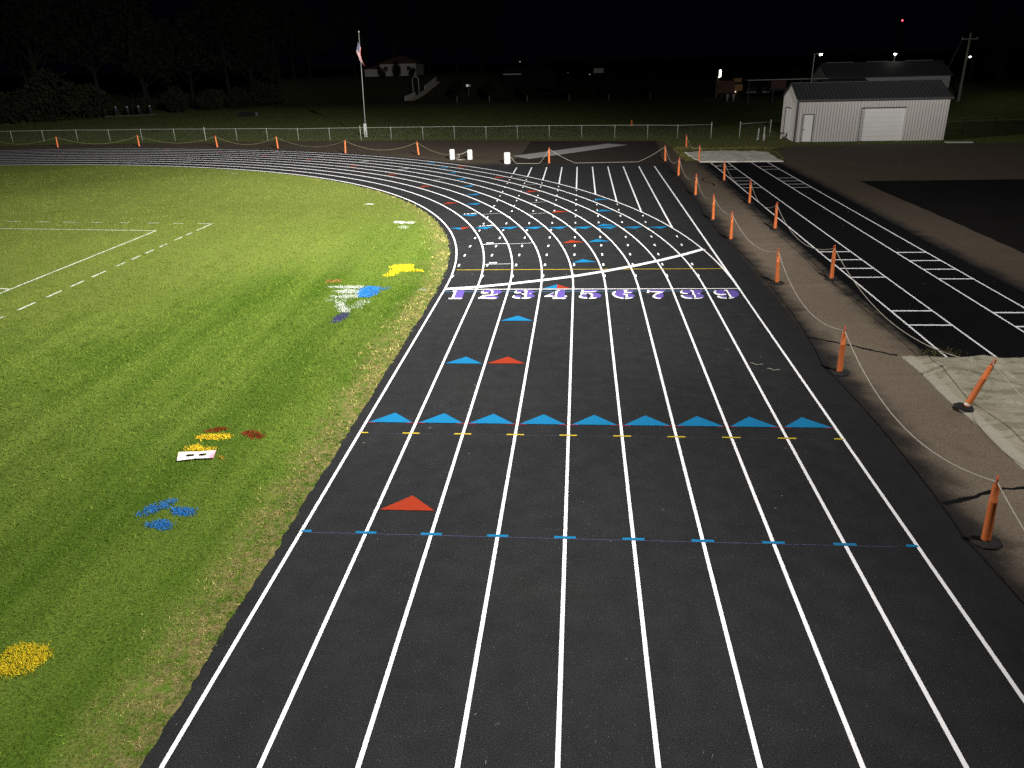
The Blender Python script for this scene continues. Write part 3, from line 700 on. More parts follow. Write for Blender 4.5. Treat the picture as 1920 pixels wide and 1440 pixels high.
PATCHES = [
 ('blue', 'long faint blue paint stroke of the pair beside the blue blob', [(-2.99, 10.65), (-2.94, 10.89), (-2.76, 11.11), (-2.54, 11.16), (-2.51, 11.07), (-2.61, 10.83), (-2.81, 10.61), (-2.93, 10.57)], 0.55),
 ('blue', 'short bright blue paint stroke right of the faint one on the grass', [(-2.53, 10.87), (-2.36, 10.89), (-2.1, 10.88), (-2.02, 10.82), (-1.99, 10.64), (-2.18, 10.64), (-2.39, 10.71)], 0.9),
 ('blue', 'bright blue paint blob nearest the camera on the grass', [(-2.68, 10.34), (-2.59, 10.45), (-2.41, 10.49), (-2.27, 10.43), (-2.18, 10.23), (-2.32, 10.2), (-2.5, 10.29), (-2.62, 10.28)], 1),
 ('yellow', 'upper yellow paint stroke on the grass beyond the white stencil board', [(-3.36, 13.53), (-3.25, 13.64), (-2.95, 13.7), (-2.63, 13.72), (-2.62, 13.48), (-2.94, 13.47), (-3.22, 13.46)], 0.9),
 ('yellow', 'lower yellow paint stroke touching the white stencil board', [(-3.31, 13.07), (-3.19, 13.21), (-2.92, 13.13), (-2.65, 13.07), (-2.84, 12.94), (-3.18, 12.95)], 0.9),
 ('red', 'dark red paint smear left of the other red one on the grass', [(-3.27, 13.87), (-3.12, 13.98), (-2.9, 14.04), (-2.83, 13.91), (-2.99, 13.8), (-3.21, 13.79)], 0.7),
 ('red', 'dark red paint blotch right of the yellow strokes on the grass', [(-2.45, 13.81), (-2.32, 13.9), (-1.95, 13.68), (-1.95, 13.55), (-2.13, 13.54), (-2.34, 13.66)], 0.8),
 ('ochre', 'faint orange paint flecks right of the white stencil board', [(-2.53, 12.74), (-2.4, 12.77), (-2.32, 12.62), (-2.47, 12.63)], 0.3),
 ('bigyellow', 'large yellow paint patch on the grass at the left edge', [(-2.96, 7.21), (-2.96, 7.42), (-2.82, 7.52), (-2.44, 7.45), (-2.32, 7.3), (-2.38, 7.06), (-2.37, 6.95), (-2.75, 6.95)], 1),
 ('white', 'topmost of the long white spray streaks beside the blue blob', [(-4.05, 24.91), (-3.62, 25.05), (-2.91, 25.04), (-2.9, 24.75), (-3.53, 24.72)], 0.8),
 ('white', 'middle white spray streak left of the blue blob on the grass', [(-3.65, 24.37), (-3.33, 24.6), (-2.91, 24.54), (-2.84, 24.13), (-3.42, 24.14)], 0.9),
 ('white', 'lower white spray streak left of the blue blob on the grass', [(-3.61, 23.8), (-3.2, 23.94), (-2.75, 23.94), (-2.73, 23.63), (-3.35, 23.58)], 0.75),
 ('whitefaint', 'faint white haze of paint under the three white streaks', [(-3.67, 23.47), (-3.27, 23.52), (-2.81, 23.46), (-2.99, 23.09), (-3.46, 23.2)], 0.35),
 ('blue', 'blue paint blob at the end of the white streaks on the grass', [(-2.77, 23.96), (-2.84, 24.77), (-2.64, 25.01), (-2.31, 24.89), (-2.15, 24.18), (-2.33, 23.68), (-2.62, 23.68)], 1),
 ('bluefaint', 'faint blue paint haze right of the far blue blob', [(-2.25, 24.77), (-1.98, 24.88), (-1.87, 24.59), (-2.14, 24.47)], 0.3),
 ('white', 'thick white paint bar pointing at the purple mark on the grass', [(-3.23, 23.09), (-3.1, 23.14), (-2.54, 22.17), (-2.59, 22.02), (-2.82, 22.17)], 1),
 ('whitefaint', 'pale leaf shaped paint patch right of the white bar', [(-2.55, 22.52), (-2.55, 23.19), (-2.26, 23.41), (-2.24, 22.98), (-2.34, 22.42)], 0.7),
 ('purple', 'dark purple paint stroke below the white bar on the grass', [(-2.72, 21.0), (-2.76, 21.59), (-2.68, 22.02), (-2.53, 21.97), (-2.5, 21.5), (-2.6, 21.04)], 1),
 ('bigyellow', 'yellow arrow like paint shape near the bend of the track', [(-2.42, 26.21), (-2.35, 26.95), (-2.34, 27.51), (-2.56, 27.69), (-2.29, 27.98), (-1.8, 28.01), (-1.6, 27.01), (-1.99, 26.94), (-2.17, 26.34)], 0.95),
 ('bigyellow', 'pair of thin yellow spray tails right of the yellow shape', [(-1.64, 27.29), (-1.27, 27.21), (-1.24, 26.9), (-1.55, 27.05)], 0.6),
 ('orange', 'small reddish brown paint patch left of the white streaks', [(-4.42, 25.65), (-4.26, 25.91), (-3.89, 25.84), (-3.83, 25.52), (-4.27, 25.4)], 0.4),
 ('white', 'left of the two white paint dabs farthest up the grass bend', [(-4.41, 36.51), (-4.09, 36.57), (-3.77, 36.15), (-3.95, 35.93), (-4.22, 36.1)], 1),
 ('white', 'right of the two white paint dabs farthest up the grass bend', [(-3.75, 36.2), (-3.65, 36.47), (-3.4, 36.3), (-3.44, 35.9)], 1),
 ('whitefaint', 'faint white paint dab just below the pair near the bend', [(-3.83, 35.17), (-3.72, 35.5), (-3.4, 35.15), (-3.46, 34.71), (-3.68, 34.79)], 0.7),
 ('white', 'tiny white paint dab by itself on the far grass', [(-7.1, 41.61), (-6.8, 41.68), (-6.7, 41.37), (-6.97, 41.3)], 0.8),
 ('whitefaint', 'small white fleck patch near the start of the wide white arc', [(-0.83, 24.58), (-0.7, 24.75), (-0.61, 24.63), (-0.7, 24.42)], 0.5),
]

PCOL = {'blue': (.02, .17, .52), 'bluefaint': (.03, .13, .32), 'yellow': (.75, .52, .03), 'bigyellow': (.62, .47, .02), 'red': (.20, .018, .012), 'ochre': (.35, .20, .02),
        'white': (.40, .43, .38), 'whitefaint': (.26, .31, .21), 'purple': (.045, .03, .15), 'orange': (.30, .12, .05)}
def inside(px, py, poly):
    c = np.zeros(len(px), bool); k = len(poly)
    for i in range(k):
        x1, y1 = poly[i]; x2, y2 = poly[(i + 1) % k]
        if y1 == y2: continue
        c ^= ((y1 > py) != (y2 > py)) & (px < (x2 - x1) * (py - y1) / (y2 - y1) + x1)
    return c
CATN = {'yellow': 'patches of yellow paint', 'bigyellow': 'patches of yellow paint', 'blue': 'patches of blue paint', 'bluefaint': 'patches of blue paint', 'red': 'patches of red paint', 'white': 'patches of white paint', 'whitefaint': 'patches of white paint'}
for cn, lab, poly, dens in PATCHES:
    pa = np.array(poly); mn = pa.min(0) - .12; mx = pa.max(0) + .12; ar = np.prod(mx - mn); cen = pa.mean(0)
    dist = float(np.hypot(cen[0] - 4.45, cen[1])); k = int(ar * 15000 * (9.0 / max(9, dist)) ** 1.2) + 200
    x = RNG.uniform(mn[0], mx[0], k); y = RNG.uniform(mn[1], mx[1], k)
    js = .032; jx = x + RNG.normal(0, js * (1 if dist < 18 else 2), k); jy = y + RNG.normal(0, js, k)
    ok = inside(jx, jy, poly) & (RNG.random(k) < dens * (.45 + .9 * vnoise(x, y, 9, 5)))
    x, y = x[ok], y[ok]; m = len(x)
    base = np.array(PCOL[cn])[None, :] * RNG.uniform(.75, 1.2, m)[:, None]
    mixg = (RNG.random(m) < .18 * (1.4 - dens))[:, None]; base = np.where(mixg, np.array([[.06, .10, .01]]), base)
    o = blades('paint_patch', (x - cen[0]), (y - cen[1]), np.full(m, max(.009, dist * .0010)) * RNG.uniform(.7, 1.4, m), np.full(m, .027) * RNG.uniform(.5, 1.3, m), base.astype(np.float32), 0.010)
    o.location = (cen[0], cen[1], 0)
    tag(o, lab, 'paint patch', CATN.get(cn))

# ------------------------------------------------------------------ delineator posts
def make_post():
    root = empty('delineator_post')
    b = MB(); b.lathe([(0.235, 0.0), (0.235, 0.022), (0.21, 0.038), (0.09, 0.045)], 8, mi=0)
    b.build('rubber_base', M['dusty_rubber'], root)
    t = MB(); t.lathe([(0.066, 0.045), (0.069, 0.06), (0.066, 0.075), (0.062, 0.35), (0.058, 0.70), (0.060, 0.71), (0.060, 0.722), (0.053, 0.73), (0.051, 0.98), (0.046, 1.0), (0.028, 1.012)], 24)
    t.build('tube', M['orange'], root, smooth=True)
    h = MB(); pts = [(-0.026, 0, 0.985), (-0.028, 0, 1.05), (-0.035, 0, 1.09), (-0.026, 0, 1.13), (0, 0, 1.148), (0.026, 0, 1.13), (0.035, 0, 1.09), (0.028, 0, 1.05), (0.026, 0, 0.985)]
    h.tube(pts, 0.0135, 8); h.box((0, 0, 1.035), (0.05, 0.02, 0.02))
    h.build('handle', M['orange_cap'], root, smooth=True)
    return root
proto = make_post()
inner_run = [(10.64, 3.55, 0), (10.66, 10.46, -0.05), (10.56, 17.36, -0.02), (10.94, 25.26, -0.07), (10.61, 31.87, -0.03), (10.55, 36.08, -0.04), (10.69, 43.0, -0.02), (10.67, 50.69, 0.0), (10.6, 58.19, -0.06)]
outer_run = [(12.9, 8.2, 0), (12.5, 15.34, 0.37), (12.8, 25.7, -0.04), (12.83, 33.92, -0.03), (13.01, 40.32, -0.03), (13.11, 48.34, -0.06), (12.95, 57.95, 0.0), (13.07, 66.05, -0.05)]
bend_run = [(2.22, 58.06, 0.01), (-8.77, 65.02, -0.09), (-15.65, 67.48, 0.06), (-23.59, 72.72, -0.04), (-30.4, 74.85, -0.06), (-39.76, 77.51, 0.0), (-48.78, 78.05, 0.05), (-58.6, 80.2, 0.0)]
NTH = ['nearest', 'second nearest', 'third nearest', 'fourth nearest', 'fifth nearest', 'sixth nearest', 'seventh nearest', 'farthest']
labs_in = ['orange post beside lane nine, out to the right of the camera'] + [f'{NTH[i]} orange post of the upright row along the outer track edge' for i in range(8)]
labs_out = ['orange post behind the sand colored tarp, beyond the leaning one', 'leaning orange post with black base on the edge of the tan tarp'] + \
    [f'{NTH[i]} upright orange post of the row beside the jump runways' for i in range(5)] + ['orange post in the grass tuft behind the left corner of the far pit cover']
labs_b = ['orange post beyond the top of the chute lines, right of the white barrels', 'orange post just left of the white barrels'] + \
    [f'{w_} orange post left of the barrels on the far bend' for w_ in ('second', 'third', 'fourth', 'fifth', 'sixth', 'seventh')]
first = True; TOP = {}
for run, labs, grp in ((inner_run, labs_in, 'orange posts along the outer track edge'), (outer_run, labs_out, 'orange posts beside the jump runways'), (bend_run, labs_b, 'orange posts round the far bend')):
    for i, ((x, y, lean), lab) in enumerate(zip(run, labs)):
        o = proto if first else copy_tree(proto); first = False
        tilt = math.asin(max(-1, min(1, lean / 1.14)))
        big = abs(lean) > .2
        o.location = (x, y, 0.035 if big else 0.0); o.rotation_euler = (0, 0, random.uniform(0, 6.28) if not big else 0.2)
        rz = o.rotation_euler.z
        for c in o.children:
            if c.name.split('.')[0] != 'rubber_base' or big:
                ax = Vector((math.cos(rz), -math.sin(rz), 0))          # world X seen in the post's frame
                side = Vector((0, 0, 1)).cross(ax)
                ang = tilt if c.name.split('.')[0] != 'rubber_base' else tilt * 0.35
                c.rotation_mode = 'QUATERNION'; c.rotation_quaternion = Matrix.Rotation(ang, 3, side).to_quaternion()
        tag(o, lab, 'delineator post', grp)
        TOP[(x, y)] = Vector((x + lean * .93, y, 1.045 * math.cos(tilt) + (.03 if big else 0)))
        if big:
            s = MB(); s.lathe([(0.0690, 0.075), (0.0690, 0.12)], 12, cap=False, M=Matrix.Rotation(tilt, 3, 'Y'))
            s.v = [v for v in s.v]; k = s.build('sticker', M['sticker'], o, smooth=True); k.rotation_euler = (0, 0, -rz)

def rope_span(a, b, sag, n=26):
    out = []
    for i in range(n + 1):
        t = i / n; p = a.lerp(b, t); p.z = max(0.018, p.z - 4 * sag * t * (1 - t)); out.append(p)
    return out
def rope(points, r, label, mat, group='sagging ropes between the posts'):
    m = MB(); m.tube(points, r, 6); tag(m.build('rope', mat, smooth=True), label, 'rope', group)
def run_rope(run, sags):
    P_ = []
    for i in range(len(run) - 1):
        a, b = TOP[run[i][:2]], TOP[run[i + 1][:2]]
        seg = rope_span(a, b, sags[i]); P_ += seg if not P_ else seg[1:]
    return P_
rope(run_rope(inner_run, [.6, .66, .58, .44, .22, .5, .6, .62]) + rope_span(TOP[(10.6, 58.19)], TOP[(2.22, 58.06)], 1.45)[1:] + rope_span(TOP[(2.22, 58.06)], Vector((-.65, 58.5, .55)), 1.2)[1:], .0115, 'pale rope strung on the posts along the outer track edge and across the chute top', M['rope'])
rope(run_rope(outer_run, [.35, .80, .64, .55, .55, .6, .5]), .0105, 'pale rope strung on the posts beside the jump runways', M['rope'])
b1, b2, b3 = (-5.49, 61.9), (-4.07, 61.7), (-.88, 58.6)
rp = run_rope(bend_run[1:][::-1], [.7, .72, .66, .7, .66, .68, .46]) + rope_span(TOP[(-8.77, 65.02)], Vector((-5.5, 61.6, .36)), .24)[1:]
rope(rp, .014, 'thin weathered rope strung on the posts round the far bend', M['rope_old'])
lp = [(-5.2, 61.66, .34), (-4.95, 61.6, .42), (-4.85, 61.5, .2), (-5.1, 61.3, .03), (-4.8, 61.2, .02), (-4.4, 61.25, .02), (-4.9, 61.35, .03), (-5.1, 61.5, .15), (-4.9, 61.6, .38), (-4.6, 61.65, .46), (-4.28, 61.7, .6)]
rope(lp, .017, 'loose slack rope looped on the ground between the two left barrels', M['rope'], None)

# white weight barrels
def barrel(x, y, h, r, lab, dark):
    root = empty('weight_barrel', (x, y, 0)); m = MB()
    m.lathe([(r * .97, 0), (r, .02), (r, h * .3), (r * .965, h * .32), (r * .965, h * .35), (r, h * .37), (r, h * .88), (r * .93, h * .97), (r * .8, h), (0.02, h)], 28, cap=False)
    m.build('body', M['whitep'], root, smooth=True)
    c = MB(); c.lathe([(.045, h), (.045, h + .03), (.01, h + .032)], 12, c=(r * .4, 0, 0), cap=False); c.lathe([(.03, h), (.03, h + .02), (.008, h + .022)], 12, c=(-r * .45, .03, 0), cap=False)
    c.build('bung', M['black_metal'] if dark else M['whitep'], root)
    tag(root, lab, 'barrel', 'white weight barrels')
barrel(*b1, .74, .20, 'leftmost white plastic barrel holding the end of the far rope', False)
barrel(*b2, .71, .20, 'middle white plastic barrel of the three on the apron', False)
barrel(*b3, .80, .235, 'rightmost white plastic barrel with dark bungs at the chute top', True)

# ------------------------------------------------------------------ chain link fences
def fence(pts, label, h=1.22, tall=(), group='chain link fences behind the track', mat='galv'):
    root = empty('chain_link_fence', (pts[0][0], pts[0][1], 0)); O = Vector((pts[0][0], pts[0][1], 0))
    P_ = [Vector((x, y, 0)) - O for x, y in pts]
    for i, p in enumerate(P_):
        m = MB(); hh = h + (0.16 if i in tall else 0.0); rr = .034 if i in tall else .021
        m.lathe([(rr, -.02), (rr, hh), (rr * .6, hh + .02)], 10, c=p); m.build('fence_post', M[mat], root, smooth=True)
    m = MB(); m.tube([p + Vector((0, 0, h - .02 - (.05 if i % 6 == 5 else 0))) for i, p in enumerate(P_)], .016, 8); m.build('top_rail', M[mat], root, smooth=True)
    me = MB(); uv = []; s = 0
    for i in range(len(P_) - 1):
        a, b = P_[i], P_[i + 1]; L_ = (b - a).length; k = len(me.v)
        me.add([a + Vector((0, 0, .03)), b + Vector((0, 0, .03)), b + Vector((0, 0, h - .04)), a + Vector((0, 0, h - .04))], [(0, 1, 2, 3)])
        uv += [(s, 0), (s + L_, 0), (s + L_, h), (s, h)]; s += L_
    o = me.build('wire_mesh', M['mesh'], root); ul = o.data.uv_layers.new(name='UVMap')
    for i, q in enumerate(uv): ul.data[i].uv = q
    return tag(root, label, 'fence', group)
fp = [(-66.6, 85.6), (-62.9, 85.7), (-59.1, 85.6), (-55.3, 85.5), (-51.2, 85.3), (-47.2, 84.9), (-43.1, 84.2), (-39.0, 83.5), (-35.2, 82.7), (-31.5, 82.1), (-27.9, 81.4), (-24.4, 80.8), (-20.9, 80.2), (-17.6, 79.9), (-14.4, 79.6), (-11.1, 79.2), (-7.9, 78.9), (-4.7, 78.4), (-1.6, 78.0), (1.5, 77.6), (4.6, 77.0), (7.7, 76.4), (10.7, 75.8), (13.4, 75.4), (16.4, 75.1)]
fence(fp, 'long grey chain link fence curving behind the far bend', tall=(8, 13, 24))
fence([(18.94, 75.0), (22.0, 76.6)], 'short chain link fence panel between the gap and the shed', tall=(0, 1))
fence([(35.0, 73.9), (38.2, 74.6), (41.3, 75.4), (44.5, 76.0), (47.7, 76.6), (51, 77.2)], 'dim chain link fence to the right of the shed', tall=(0,), mat='bark')  # dark post and rail colour stands in for missing light on this section

# ------------------------------------------------------------------ flagpole and flag
fx, fy = -18.05, 83.6
root = empty('flagpole', (fx, fy, 0))
m = MB(); m.lathe([(.034, .9), (.030, 5.0), (.020, 10.0)], 12); o = m.build('pole', M['polewhite'], root, smooth=True); o.rotation_euler = (0, R(1.5), 0)
m = MB(); m.lathe([(.0, 9.98), (.06, 10.04), (.075, 10.1), (.06, 10.16), (0, 10.2)], 12, cap=False); o = m.build('finial', M['gold'], root, smooth=True); o.rotation_euler = (0, R(1.5), 0)
m = MB(); m.box((0, 0, .98), (.30, .2, .72)); m.box((-.10, 0, .32), (.10, .18, .64)); m.box((.10, 0, .32), (.10, .18, .64)); m.build('hinged_base', M['polewhite'], root)
m = MB(); m.tube([(.06, .03, 1.2), (.20, .06, 9.9)], .006, 5); m.build('halyard', M['rope'], root)
tag(root, 'tall white flagpole with ball finial behind the fence', 'flagpole')
m = MB(); NU, NV = 26, 14; uvs = []
for i in range(NU + 1):
    for j in range(NV + 1):
        u, v = i / NU, j / NV
        x = -.10 + .52 * (1 - v) * (.45 + .6 * u) - .22 * math.sin(3.1 * u); yy = -.10 - .06 * math.sin(u * 9 + v * 3) * (.3 + u) - .04 * math.sin(v * 9)
        m.v.append((x, yy, 9.2 - (1 - v) * .62 - 1.75 * u)); uvs.append((u, v))
m.f = [(i * (NV + 1) + j, (i + 1) * (NV + 1) + j, (i + 1) * (NV + 1) + j + 1, i * (NV + 1) + j + 1) for i in range(NU) for j in range(NV)]; m.m = [0] * len(m.f)
o = m.build('flag', M['flag'], smooth=True); ul = o.data.uv_layers.new(name='UVMap')
for lo in o.data.loops: ul.data[lo.index].uv = uvs[lo.vertex_index]
o.location = (fx + .22, fy, 0); tag(o, 'limp red and white striped flag with blue canton hanging on the flagpole', 'flag')

# ------------------------------------------------------------------ storage shed
SA = math.atan2(-1.51, 11.83)
root = empty('storage_shed', (22.61, 70.17, 0), R(-2.6))
W_, D_, H_, RZ = 11.93, 6.3, 3.38, 4.55
DR = (5.12, 8.62, 2.62); DW = (.48, 1.36, 2.2); DS = (2.5, 4.6, 2.55)
m = MB(); T = .12
def frontwall(m, xs, z0, z1):
    a, b = xs; m.box(((a + b) / 2, T / 2, (z0 + z1) / 2), (b - a, T, z1 - z0))
    k = a + .11
    while k < b - .03: m.box((k, -.022, (z0 + z1) / 2), (.040, .032, z1 - z0 - .004)); k += .23
for xs, z0, z1 in (((0, DW[0]), 0, H_), ((DW[0], DW[1]), DW[2], H_), ((DW[1], DR[0]), 0, H_), ((DR[0], DR[1]), DR[2], H_), ((DR[1], W_), 0, H_)): frontwall(m, xs, z0, z1)
m.box((W_ / 2, D_ - T / 2, H_ / 2), (W_, T, H_))
m.box((W_ - T / 2, D_ / 2, H_ / 2), (T, D_ - 2 * T - .004, H_))
for ys, z0, z1 in (((T, DS[0]), 0, H_), ((DS[0], DS[1]), DS[2], H_), ((DS[1], D_ - T), 0, H_)):
    m.box((T / 2, (ys[0] + ys[1]) / 2, (z0 + z1) / 2), (T, ys[1] - ys[0] - .002, z1 - z0))
    k = ys[0] + .1
    while k < ys[1] - .03: m.box((-.010, k, (z0 + z1) / 2), (.02, .03, z1 - z0 - .004)); k += .23
for xx in (0, W_ - T):
    m.add([(xx, 0, H_), (xx, D_, H_), (xx, D_ / 2, RZ - .03), (xx + T, 0, H_), (xx + T, D_, H_), (xx + T, D_ / 2, RZ - .03)], [(0, 2, 1), (3, 4, 5), (0, 3, 5, 2), (1, 2, 5, 4), (0, 1, 4, 3)])
for k in np.arange(.3, D_, .23):
    zt = H_ + (RZ - H_) * (1 - abs(k - D_ / 2) / (D_ / 2)) - .06
    if zt > H_ + .1: m.box((-.010, k, (H_ + zt) / 2), (.02, .03, zt - H_))
m.build('wall', M['shed_wall'], root)
m = MB(); ov = .18
sl = math.atan2(RZ - H_, D_ / 2); L_ = math.hypot(RZ - H_, D_ / 2 + ov)
for s in (0, 1):
    ya = -ov if s == 0 else D_ + ov; za = H_ - ov * math.tan(sl) + .01
    m.add([(-.15, ya, za), (W_ + .15, ya, za), (W_ + .15, D_ / 2, RZ), (-.15, D_ / 2, RZ), (-.15, ya, za + .05), (W_ + .15, ya, za + .05), (W_ + .15, D_ / 2, RZ + .05), (-.15, D_ / 2, RZ + .05)],
          [(0, 1, 2, 3), (7, 6, 5, 4), (0, 4, 5, 1), (1, 5, 6, 2), (2, 6, 7, 3), (3, 7, 4, 0)])
    k = -.05
    while k < W_ + .15:
        m.add([(k - .02, ya, za + .052), (k + .02, ya, za + .052), (k + .02, D_ / 2, RZ + .052), (k - .02, D_ / 2, RZ + .052), (k, ya, za + .085), (k, D_ / 2, RZ + .085)], [(0, 4, 5, 3), (4, 1, 2, 5), (0, 1, 4), (3, 5, 2)]); k += .305
m.box((W_ / 2, D_ / 2, RZ + .06), (W_ + .3, .25, .04))
m.build('roof', M['shed_roof'], root)
m = MB(); m.box((-.022, -.022, H_ / 2 - .05), (.16, .06, H_ - .1)); m.box((-.032, .05, H_ / 2 - .05), (.05, .14, H_ - .1)); m.build('corner_trim', M['shed_trim'], root)
m = MB(); m.box((W_ / 2, -ov - .02, H_ - .07), (W_ + .3, .03, .15)); m.build('eave_trim', M['shed_trim'], root)
d = MB(); n = 7
for i in range(n):
    hh = DR[2] / n; d.box(((DR[0] + DR[1]) / 2, .135, hh * (i + .5)), (DR[1] - DR[0] - .02, .05, hh - .012)); d.box(((DR[0] + DR[1]) / 2, .15, hh * (i + 1) - .003), (DR[1] - DR[0] - .03, .03, .02))
dd_ = d.build('overhead_door', M['door_white'], root)
j = MB(); j.box((DR[0] - .01, -.02, DR[2] / 2), (.05, .07, DR[2])); j.box(((DR[0] + DR[1]) / 2, -.02, DR[2] + .03), (DR[1] - DR[0] + .06, .07, .06)); j.build('door_frame', M['shed_trim'], root)  # dark left jamb and head stand in for the recess shadow
d = MB(); d.box(((DW[0] + DW[1]) / 2, .04, DW[2] / 2), (DW[1] - DW[0] - .06, .05, DW[2] - .05)); wd = d.build('walk_door', M['door_white'], root)
j = MB(); j.box((DW[0] - .0, -.02, DW[2] / 2), (.05, .08, DW[2])); j.box((DW[1] + .0, -.02, DW[2] / 2), (.05, .08, DW[2])); j.box(((DW[0] + DW[1]) / 2, -.02, DW[2] + .02), (DW[1] - DW[0] + .05, .08, .05)); j.build('door_frame', M['shed_trim'], root)
h = MB(); h.lathe([(.0, 0), (.03, .0), (.035, .03), (0, .06)], 10, c=(DW[0] + .12, .0, 1.0), cap=False, M=Matrix.Rotation(R(90), 3, 'X')); h.box((DW[0] + .17, -.045, 1.0), (.13, .02, .025)); h.build('door_handle', M['black_metal'], wd)
d = MB(); d.box((-.01, (DS[0] + DS[1]) / 2, DS[2] / 2), (.05, DS[1] - DS[0] - .06, DS[2] - .05)); d.build('side_door', M['door_white'], root)
j = MB(); j.box((-.03, DS[1] + .06, DS[2] / 2), (.07, .16, DS[2])); j.box((-.03, (DS[0] + DS[1]) / 2, DS[2] + .03), (.07, DS[1] - DS[0], .05)); j.build('door_frame', M['shed_trim'], root)
tag(root, 'beige ribbed metal storage shed with dark roof and white overhead door', 'shed')

root = empty('timber_bench', (20.45, 72.0, 0), R(8))
m = MB(); m.box((1.0, .9, .50), (2.3, .34, .06)); m.build('plank', M['black_metal'], root)
for x, y, h_ in ((0, 0, 1.15), (-.15, .95, .95)):
    m = MB(); m.box((x, y, h_ / 2), (.08, .08, h_)); m.build('upright', M['galv'], root)
for x in (.35, 1.9):
    m = MB(); m.box((x, .9, .235), (.09, .28, .47)); m.build('leg', M['concrete'], root)
m = MB(); m.tube([(-.15, .95, .35), (-.45, .5, 0)], .03, 6); m.build('brace', M['galv'], root)
tag(root, 'low dark plank bench with two pale uprights at the left side of the shed', 'bench')
m = MB(); m.box((0, 0, .03), (1.9, .75, .08), R(-6)); o = m.build('concrete_slab', M['concrete']); o.location = (34.9, 67.6, 0); tag(o, 'small pale concrete slab in the grass at the right corner of the shed', 'slab')

# ------------------------------------------------------------------ covers on the sand pits
def cover(name, outline_fn, nx_, ny_, hfun, mat, label, seam=None):
    V, Fc = [], []
    for j in range(ny_ + 1):
        for i in range(nx_ + 1):
            x, y = outline_fn(i / nx_, j / ny_); V.append((x, y, hfun(x, y, i / nx_, j / ny_)))
    for j in range(ny_):
        for i in range(nx_): k = j * (nx_ + 1) + i; Fc.append((k, k + 1, k + nx_ + 2, k + nx_ + 1))
    m = MB(); m.v = V; m.f = Fc; m.m = [0] * len(Fc)
    per = [i for i in range(nx_ + 1)] + [j * (nx_ + 1) + nx_ for j in range(1, ny_ + 1)] + [ny_ * (nx_ + 1) + i for i in range(nx_ - 1, -1, -1)] + [j * (nx_ + 1) for j in range(ny_ - 1, 0, -1)]
    b = len(m.v)
    for k in per: x, y, z = m.v[k]; m.v.append((x, y, -.004))
    for i in range(len(per)): k = (i + 1) % len(per); m.f.append((per[i], b + i, b + k, per[k])); m.m.append(0)
    return m.build(name, mat, smooth=True)
def wr(x, y, s, seed):
    return float(vnoise(np.array([x]), np.array([y]), s, seed)[0])
def ridge(x, y, ang, s, seed, st=.25):
    c, n = math.cos(ang), math.sin(ang); u, v = x * c + y * n, -x * n + y * c
    return 1 - abs(2 * wr(u * st, v, s, seed) - 1)
def htarp(x, y, u, v):
    e = min(u * 6.6, (1 - v) * 9.0, 1.0) ; e = max(0, min(1, e * 2.2))
    h = .012 + e * (.11 * ridge(x, y, .6, 1.2, 11) ** 2 + .10 * ridge(x, y, -.7, 1.0, 12) ** 2 + .05 * wr(x, y, .35, 13) + .02 * ridge(x, y, 1.6, 2.6, 14) ** 2)
    hem = math.exp(-((u * 6.6 - .22) / .06) ** 2) * .014
    return h + hem
TX0 = lambda y: 12.40 + .03 * math.sin(y * 1.3)
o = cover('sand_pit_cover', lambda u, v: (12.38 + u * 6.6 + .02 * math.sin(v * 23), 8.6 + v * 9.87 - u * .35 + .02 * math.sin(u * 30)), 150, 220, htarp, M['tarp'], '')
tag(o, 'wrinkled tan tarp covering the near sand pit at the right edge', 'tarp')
m = MB(); m.line([(12.62, 8.6), (12.62, 12), (12.60, 15), (12.62, 18.2)], .035, .036); m.build('hem_rope', M['rope'], o, smooth=True)
m = MB()
for x, y, a_ in ((13.12, 12.8, .3), (13.42, 12.95, -.4), (13.55, 12.62, .2), (13.2, 13.0, 1.3)): m.box((x, y, .17), (.13, .06, .012), a_)
m.build('torn_strap', M['black_mat'], o)
def hpit(x, y, u, v): return .03 + .05 * wr(x, y, 1.4, 21) + .03 * wr(x, y, 4, 22)
def pit_xy(u, v):
    l = Vector((12.95, 57.35)).lerp(Vector((12.55, 63.4)), v); r = Vector((18.62, 56.98)).lerp(Vector((18.75, 63.0)), v)
    p = l.lerp(r, u); p.y += .9 * math.sin(math.pi * min(1, u * 1.0)) * v + .10 * (wr(p.x, p.y, 1.5, 23) - .5)
    p.x += .15 * (wr(p.x, p.y, 1.5, 24) - .5); return (p.x, p.y)
o = cover('sand_pit_cover', pit_xy, 60, 60, hpit, M['pale_tarp'], '')
tag(o, 'pale weathered cover over the far sand pit at the head of the runways', 'tarp')

# dry tufts round the far pit and the post beside it
k = 5200; tx = np.concatenate([RNG.uniform(12.2, 19.4, k), RNG.normal(12.85, .35, 1500), RNG.normal(12.35, .2, 900)]); ty = np.concatenate([64.2 - .06 * (RNG.uniform(12.2, 19.4, k) - 15.7) ** 2 * 0 + np.abs(RNG.normal(0, .5, k)), RNG.normal(65.4, .5, 1500), RNG.uniform(58, 64.5, 900)])
tc = lerp(C3(.05, .06, .015), C3(.20, .165, .07), RNG.random(len(tx)) ** 2).astype(np.float32)
tag(blades('dry_grass', tx, ty, RNG.uniform(.02, .05, len(tx)), RNG.uniform(.06, .30, len(tx)) * np.where(ty > 64, 1, .5), tc, -.01), 'dry yellow grass tufts round the far sand pit', 'grass', kind='stuff')
k = 500; tx = RNG.normal(13.35, .28, k); ty = RNG.normal(18.75, .16, k)
tag(blades('dry_straw', tx, ty, RNG.uniform(.006, .012, k), RNG.uniform(.01, .05, k), lerp(C3(.10, .09, .04), C3(.24, .20, .10), RNG.random(k)).astype(np.float32), 0), 'scatter of dry straw at the corner of the near tarp', 'grass', kind='stuff')
